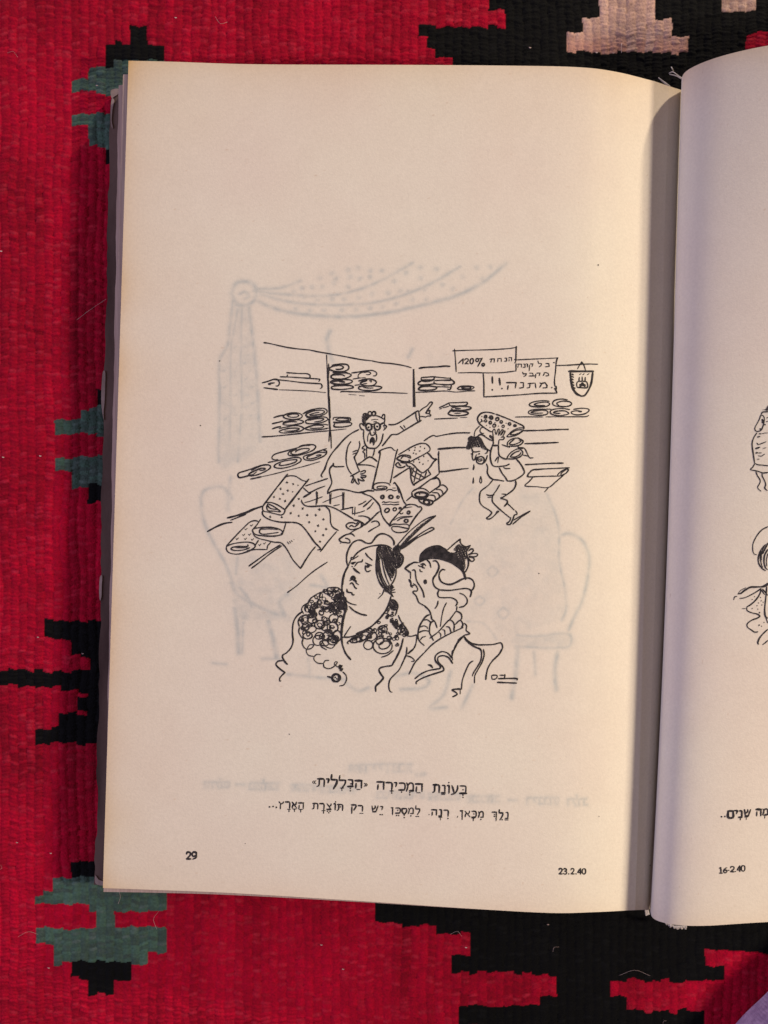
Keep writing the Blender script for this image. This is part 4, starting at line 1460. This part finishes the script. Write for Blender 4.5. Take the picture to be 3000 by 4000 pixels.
def slab(name, T, B, thick, mat, n=24, linear_from=None, bow=0.0, nu=90, nv=60, jag=0.0, seed=1, parent=None, label=None):
    """a block of leaves (or a board) under a curved top, thick in mm"""
    leaf = Leaf(T, B, bow, linear_from=linear_from)
    U, V = np.meshgrid(np.linspace(0, 1, nu), np.linspace(0, 1, nv)); p = leaf.at(U, V)
    if jag:
        w = (1 - np.clip(U * 14, 0, 1)) * (vnoise(V * 1000, 0 * V, 37, seed) + .6 * vnoise(V * 1000, 0 * V, 11, seed + 1) - .8)
        p[..., 0] += jag * w
    top = unproject(p[..., 0], p[..., 1], p[..., 2] / 1000)
    bot = top.copy(); bot[..., 2] = np.maximum(bot[..., 2] - thick / 1000, 0.0001)
    co = np.vstack([top.reshape(-1, 3), bot.reshape(-1, 3)]); N = nu * nv
    f = [grid_faces(nu, nv, 0, True), grid_faces(nu, nv, N, False)]
    ring = np.concatenate([np.arange(nu), np.arange(1, nv) * nu + nu - 1, (nv - 1) * nu + np.arange(nu - 2, -1, -1), np.arange(nv - 2, 0, -1) * nu])
    nx = np.roll(ring, -1); f.append(np.stack([ring, nx, nx + N, ring + N], 1))
    o = mesh_obj(name, co - np.array(BL), f, mat, parent or book, False)
    if label: o['label'] = label
    return o

def shifted(K, dz, first=None, dy=0.0, inset=0.0):
    K = [list(k) for k in K]
    for i, k in enumerate(K):
        f = 1 - i / (len(K) - 1)
        k[2] = max(k[2] - dz, 0.6); k[1] += dy * f
    if first: K[0][0], K[0][1] = first
    return [tuple(k) for k in K]

# left half: board, two loose groups of leaves, then the printed leaf itself
def left_T(first, ydrop, dz): 
    K = shifted(LT, dz); n = len(K) - 1
    out = []
    for i, k in enumerate(K):
        f = max(0, 1 - i / 5.0)
        out.append((first + (k[0] - LT[0][0]) * (LT[-1][0] - first) / (LT[-1][0] - LT[0][0]), k[1] + max(4, ydrop * f + 4), k[2]))
    return out
def left_B(first, ydrop, dz):
    K = shifted(LB, dz); out = []
    for i, k in enumerate(K):
        f = max(0, 1 - i / 5.0)
        out.append((first + (k[0] - LB[0][0]) * (LB[-1][0] - first) / (LB[-1][0] - LB[0][0]), k[1] + ydrop * f - (1 - f) * 3, k[2]))
    return out
board = slab('cover', [(431, 349, 3.2), (1200, 340, 3.2), (2000, 345, 3.2), (2620, 372, 3.2)], [(371, 3456, 3.2), (1200, 3484, 3.2), (2000, 3510, 3.2), (2500, 3520, 3.2)], 2.6, M_COVER, nu=160, nv=420, jag=9, seed=51, label='worn brown cover board showing at the left edge')
slab('page_block', left_T(464, 92, 3.2), left_B(409, 10, 3.2), 5.4, M_EDGE, linear_from=7, jag=4, seed=61, nv=160)
slab('page_block', left_T(481, 50, 0.9), left_B(404, 15, 0.9), 2.6, M_EDGE, linear_from=7, jag=2, seed=71, nv=160)
# scuffed places where the board's grey paper has torn away
def flake(pts, zt):
    P = cr(np.array(pts, float), 4, True); tri = tessellate_polygon([[Vector((a, b, 0)) for a, b in P]])
    top = unproject(P[:, 0], P[:, 1], np.full(len(P), zt)); bot = top - np.array([0, 0, 4e-4]); n = len(P)
    t = np.array(tri); co = np.vstack([top, bot]); k = np.arange(n); side = np.stack([k, (k + 1) % n, (k + 1) % n + n, k + n], 1)
    c = np.cross(top[t[:, 1]] - top[t[:, 0]], top[t[:, 2]] - top[t[:, 0]])[:, 2]; t[c < 0] = t[c < 0][:, ::-1]
    return co - np.array(BL), t, side
for pts in ([(402, 1452), (411, 1456), (410, 1520), (408, 1570), (404, 1610), (405, 1640), (398, 1600), (395, 1560), (397, 1500)],
            [(390, 2256), (399, 2250), (397, 2290), (396, 2330), (390, 2345), (387, 2310)],
            [(434, 352), (452, 346), (466, 350), (462, 366), (448, 376), (436, 382), (432, 366)],
            [(437, 385), (446, 392), (440, 420), (436, 470), (441, 500), (434, 490), (432, 430)],
            [(372, 3420), (385, 3436), (402, 3444), (404, 3458), (384, 3457), (372, 3448)]):
    a, t, sd = flake(pts, 0.0036)
    mesh_obj('scuff', a, [t, sd], M_TORN, board, False)

le = lambda X, Y, p: (np.maximum(X - (502 + (402 - 502) * (Y - 237) / 3230), 0), np.maximum(Y - p[0, :, 1][None, :], 0), np.maximum(p[-1, :, 1][None, :] - Y, 0))
page = build_page(left, 560, 820, 1.0, None, le, True)
page['label'] = 'left page with a cartoon above two lines of Hebrew'
rr = random.Random(11)
ink = Ink()
for t in TILES: ink.strokes(parse(*t, rr), rr)
for x, y in ((858, 1410), (783, 1662), (2340, 3189), (1180, 2050), (1130, 2868), (958, 3295), (2105, 2240), (2337, 1035), (2540, 3380)):
    a = np.arange(7) / 7 * 2 * np.pi; ink.poly(np.array((x, y)) + np.stack([np.cos(a), np.sin(a)], 1) * rr.uniform(1.6, 3.0))
ink.build('cartoon', left, page)
ink = Ink(); ink.text(TITLE, .20, rr); ink.text(LINE2, .20, rr); ink.build('caption', left, page)
ink = Ink(); ink.text(NUM29, .25, rr); ink.build('page_number', left, page)
ink = Ink(); ink.text(DATE, .24, rr); ink.build('printed_date', left, page)
# right half: the curling leaf, the leaves behind it and the other board
re_ = lambda X, Y, p: (np.full(X.shape, 400.0), np.maximum(Y - p[0, :, 1][None, :], 0), np.maximum(p[-1, :, 1][None, :] - Y, 0))
page2 = build_page(right, 420, 520, 1.0, None, re_, False)
page2['label'] = 'right page curling up at the gutter, partly out of view'
ink = Ink()
for t in RIGHT: ink.strokes(parse(*t, rr), rr)
ink.build('cartoon', right, page2)
ink = Ink(); ink.text(RTEXT, .24, rr); ink.build('caption', right, page2)
ink = Ink(); ink.text(RDATE, .22, rr); ink.build('printed_date', right, page2)
def under(K, dz, dx, dy):
    out = []
    for i, k in enumerate(K): out.append((k[0] + dx * min(1, (i + 1) / 3), k[1] + dy * min(1, i / 3), max(k[2] - dz * min(1, .3 + i / 4), 4.0)))
    return out
slab('page_block', under(RT[2:], 1.8, 60, 24), under(RB[2:], 1.8, 60, -8), 2.2, M_EDGE, bow=12, nu=120)
slab('cover', [(2690, 380, 3.2), (3300, 330, 3.2), (4000, 320, 3.2), (4720, 340, 3.2)], [(2590, 3500, 3.2), (3300, 3520, 3.2), (4000, 3540, 3.2), (4620, 3560, 3.2)], 2.6, M_COVER, label='cover board under the right half')
# spine lining, headband and loose binding threads
slab('spine', [(2612, 372, 4.2), (2650, 376, 4.2), (2700, 380, 4.2)], [(2490, 3532, 4.2), (2540, 3540, 4.2), (2600, 3540, 4.2)], 3.4, M_TORN, nu=8)
def threads(name, pix, rad):
    parts = []
    for P in pix:
        P = cr(np.array(P, float), 6); parts.append(tube(unproject(P[:, 0], P[:, 1], P[:, 2] / 1000), rad))
    co, f = join(parts); mesh_obj(name, co - np.array(BL), f, M_THREAD, book)
threads('binding_thread', [[(2614, 286, 2), (2628, 281, 4), (2645, 292, 5), (2660, 303, 6), (2674, 308, 5)], [(2616, 290, 2), (2640, 296, 4), (2662, 308, 5)], [(2630, 278, 2), (2626, 268, 3), (2622, 262, 2)]], 0.00016)
threads('binding_thread', [[(2573, 304, 2), (2586, 314, 4), (2600, 324, 5), (2618, 338, 6)], [(2575, 306, 2), (2592, 322, 4), (2612, 336, 5)]], 0.00016)
fr = random.Random(21); pix = []
for k in range(30):
    x = 2602 + k * 2.7; y = 3600 + 16 * min(1, k / 12.0)
    pix.append([(x, y, 9), (x + fr.uniform(-3, 3), y + fr.uniform(4, 8), 9), (x + fr.uniform(-4, 6), y + fr.uniform(7, 13), 8)])
for k in range(5): pix.append([(2520 + 3 * k, 3553, 7), (2522 + 3 * k, 3563 + fr.uniform(0, 5), 6), (2524 + 3 * k, 3570 + fr.uniform(0, 9), 6)])
threads('headband', pix, 0.00018)

# ------------------------------------------------------------------ mauve cloth in the near right corner
def build_cloth():
    n, m = 70, 90
    t = np.linspace(0, 1, n); s = np.linspace(-0.2, 1.2, m)
    S, Tt = np.meshgrid(s, t)
    A = np.array((2850., 4022.)); B = np.array((3035., 3838.))
    e = (B - A) / np.hypot(*(B - A)); nrm = np.array((-e[1], e[0])); nrm = nrm if nrm[0] > 0 else -nrm
    base = A + (B - A) * S[..., None] * 1.0
    arc = Tt * np.pi
    inw = 320 * (1 - np.cos(arc)); zz = 0.0002 + 0.034 * np.sin(arc) ** 0.7
    P = base * 1.0 + nrm * inw[..., None] + e * (S - .5)[..., None] * 500
    P = P + nrm * (3 * np.sin(9 * S) + 1.5 * np.sin(23 * S + 1))[..., None]
    zz = zz * (1 + 0.06 * np.sin(9 * S + 3 * Tt)) 
    k = H / F
    co = np.stack([(P[..., 0] - CX) * k, -(P[..., 1] - CY) * k, zz], -1).reshape(-1, 3)
    o = mesh_obj('cloth', co, grid_faces(m, n), M_MAUVE)
    # closed underneath
    tag(o, 'plain mauve fabric fold entering at the lower right corner of the rug', 'cloth')
    return o
cloth = build_cloth()
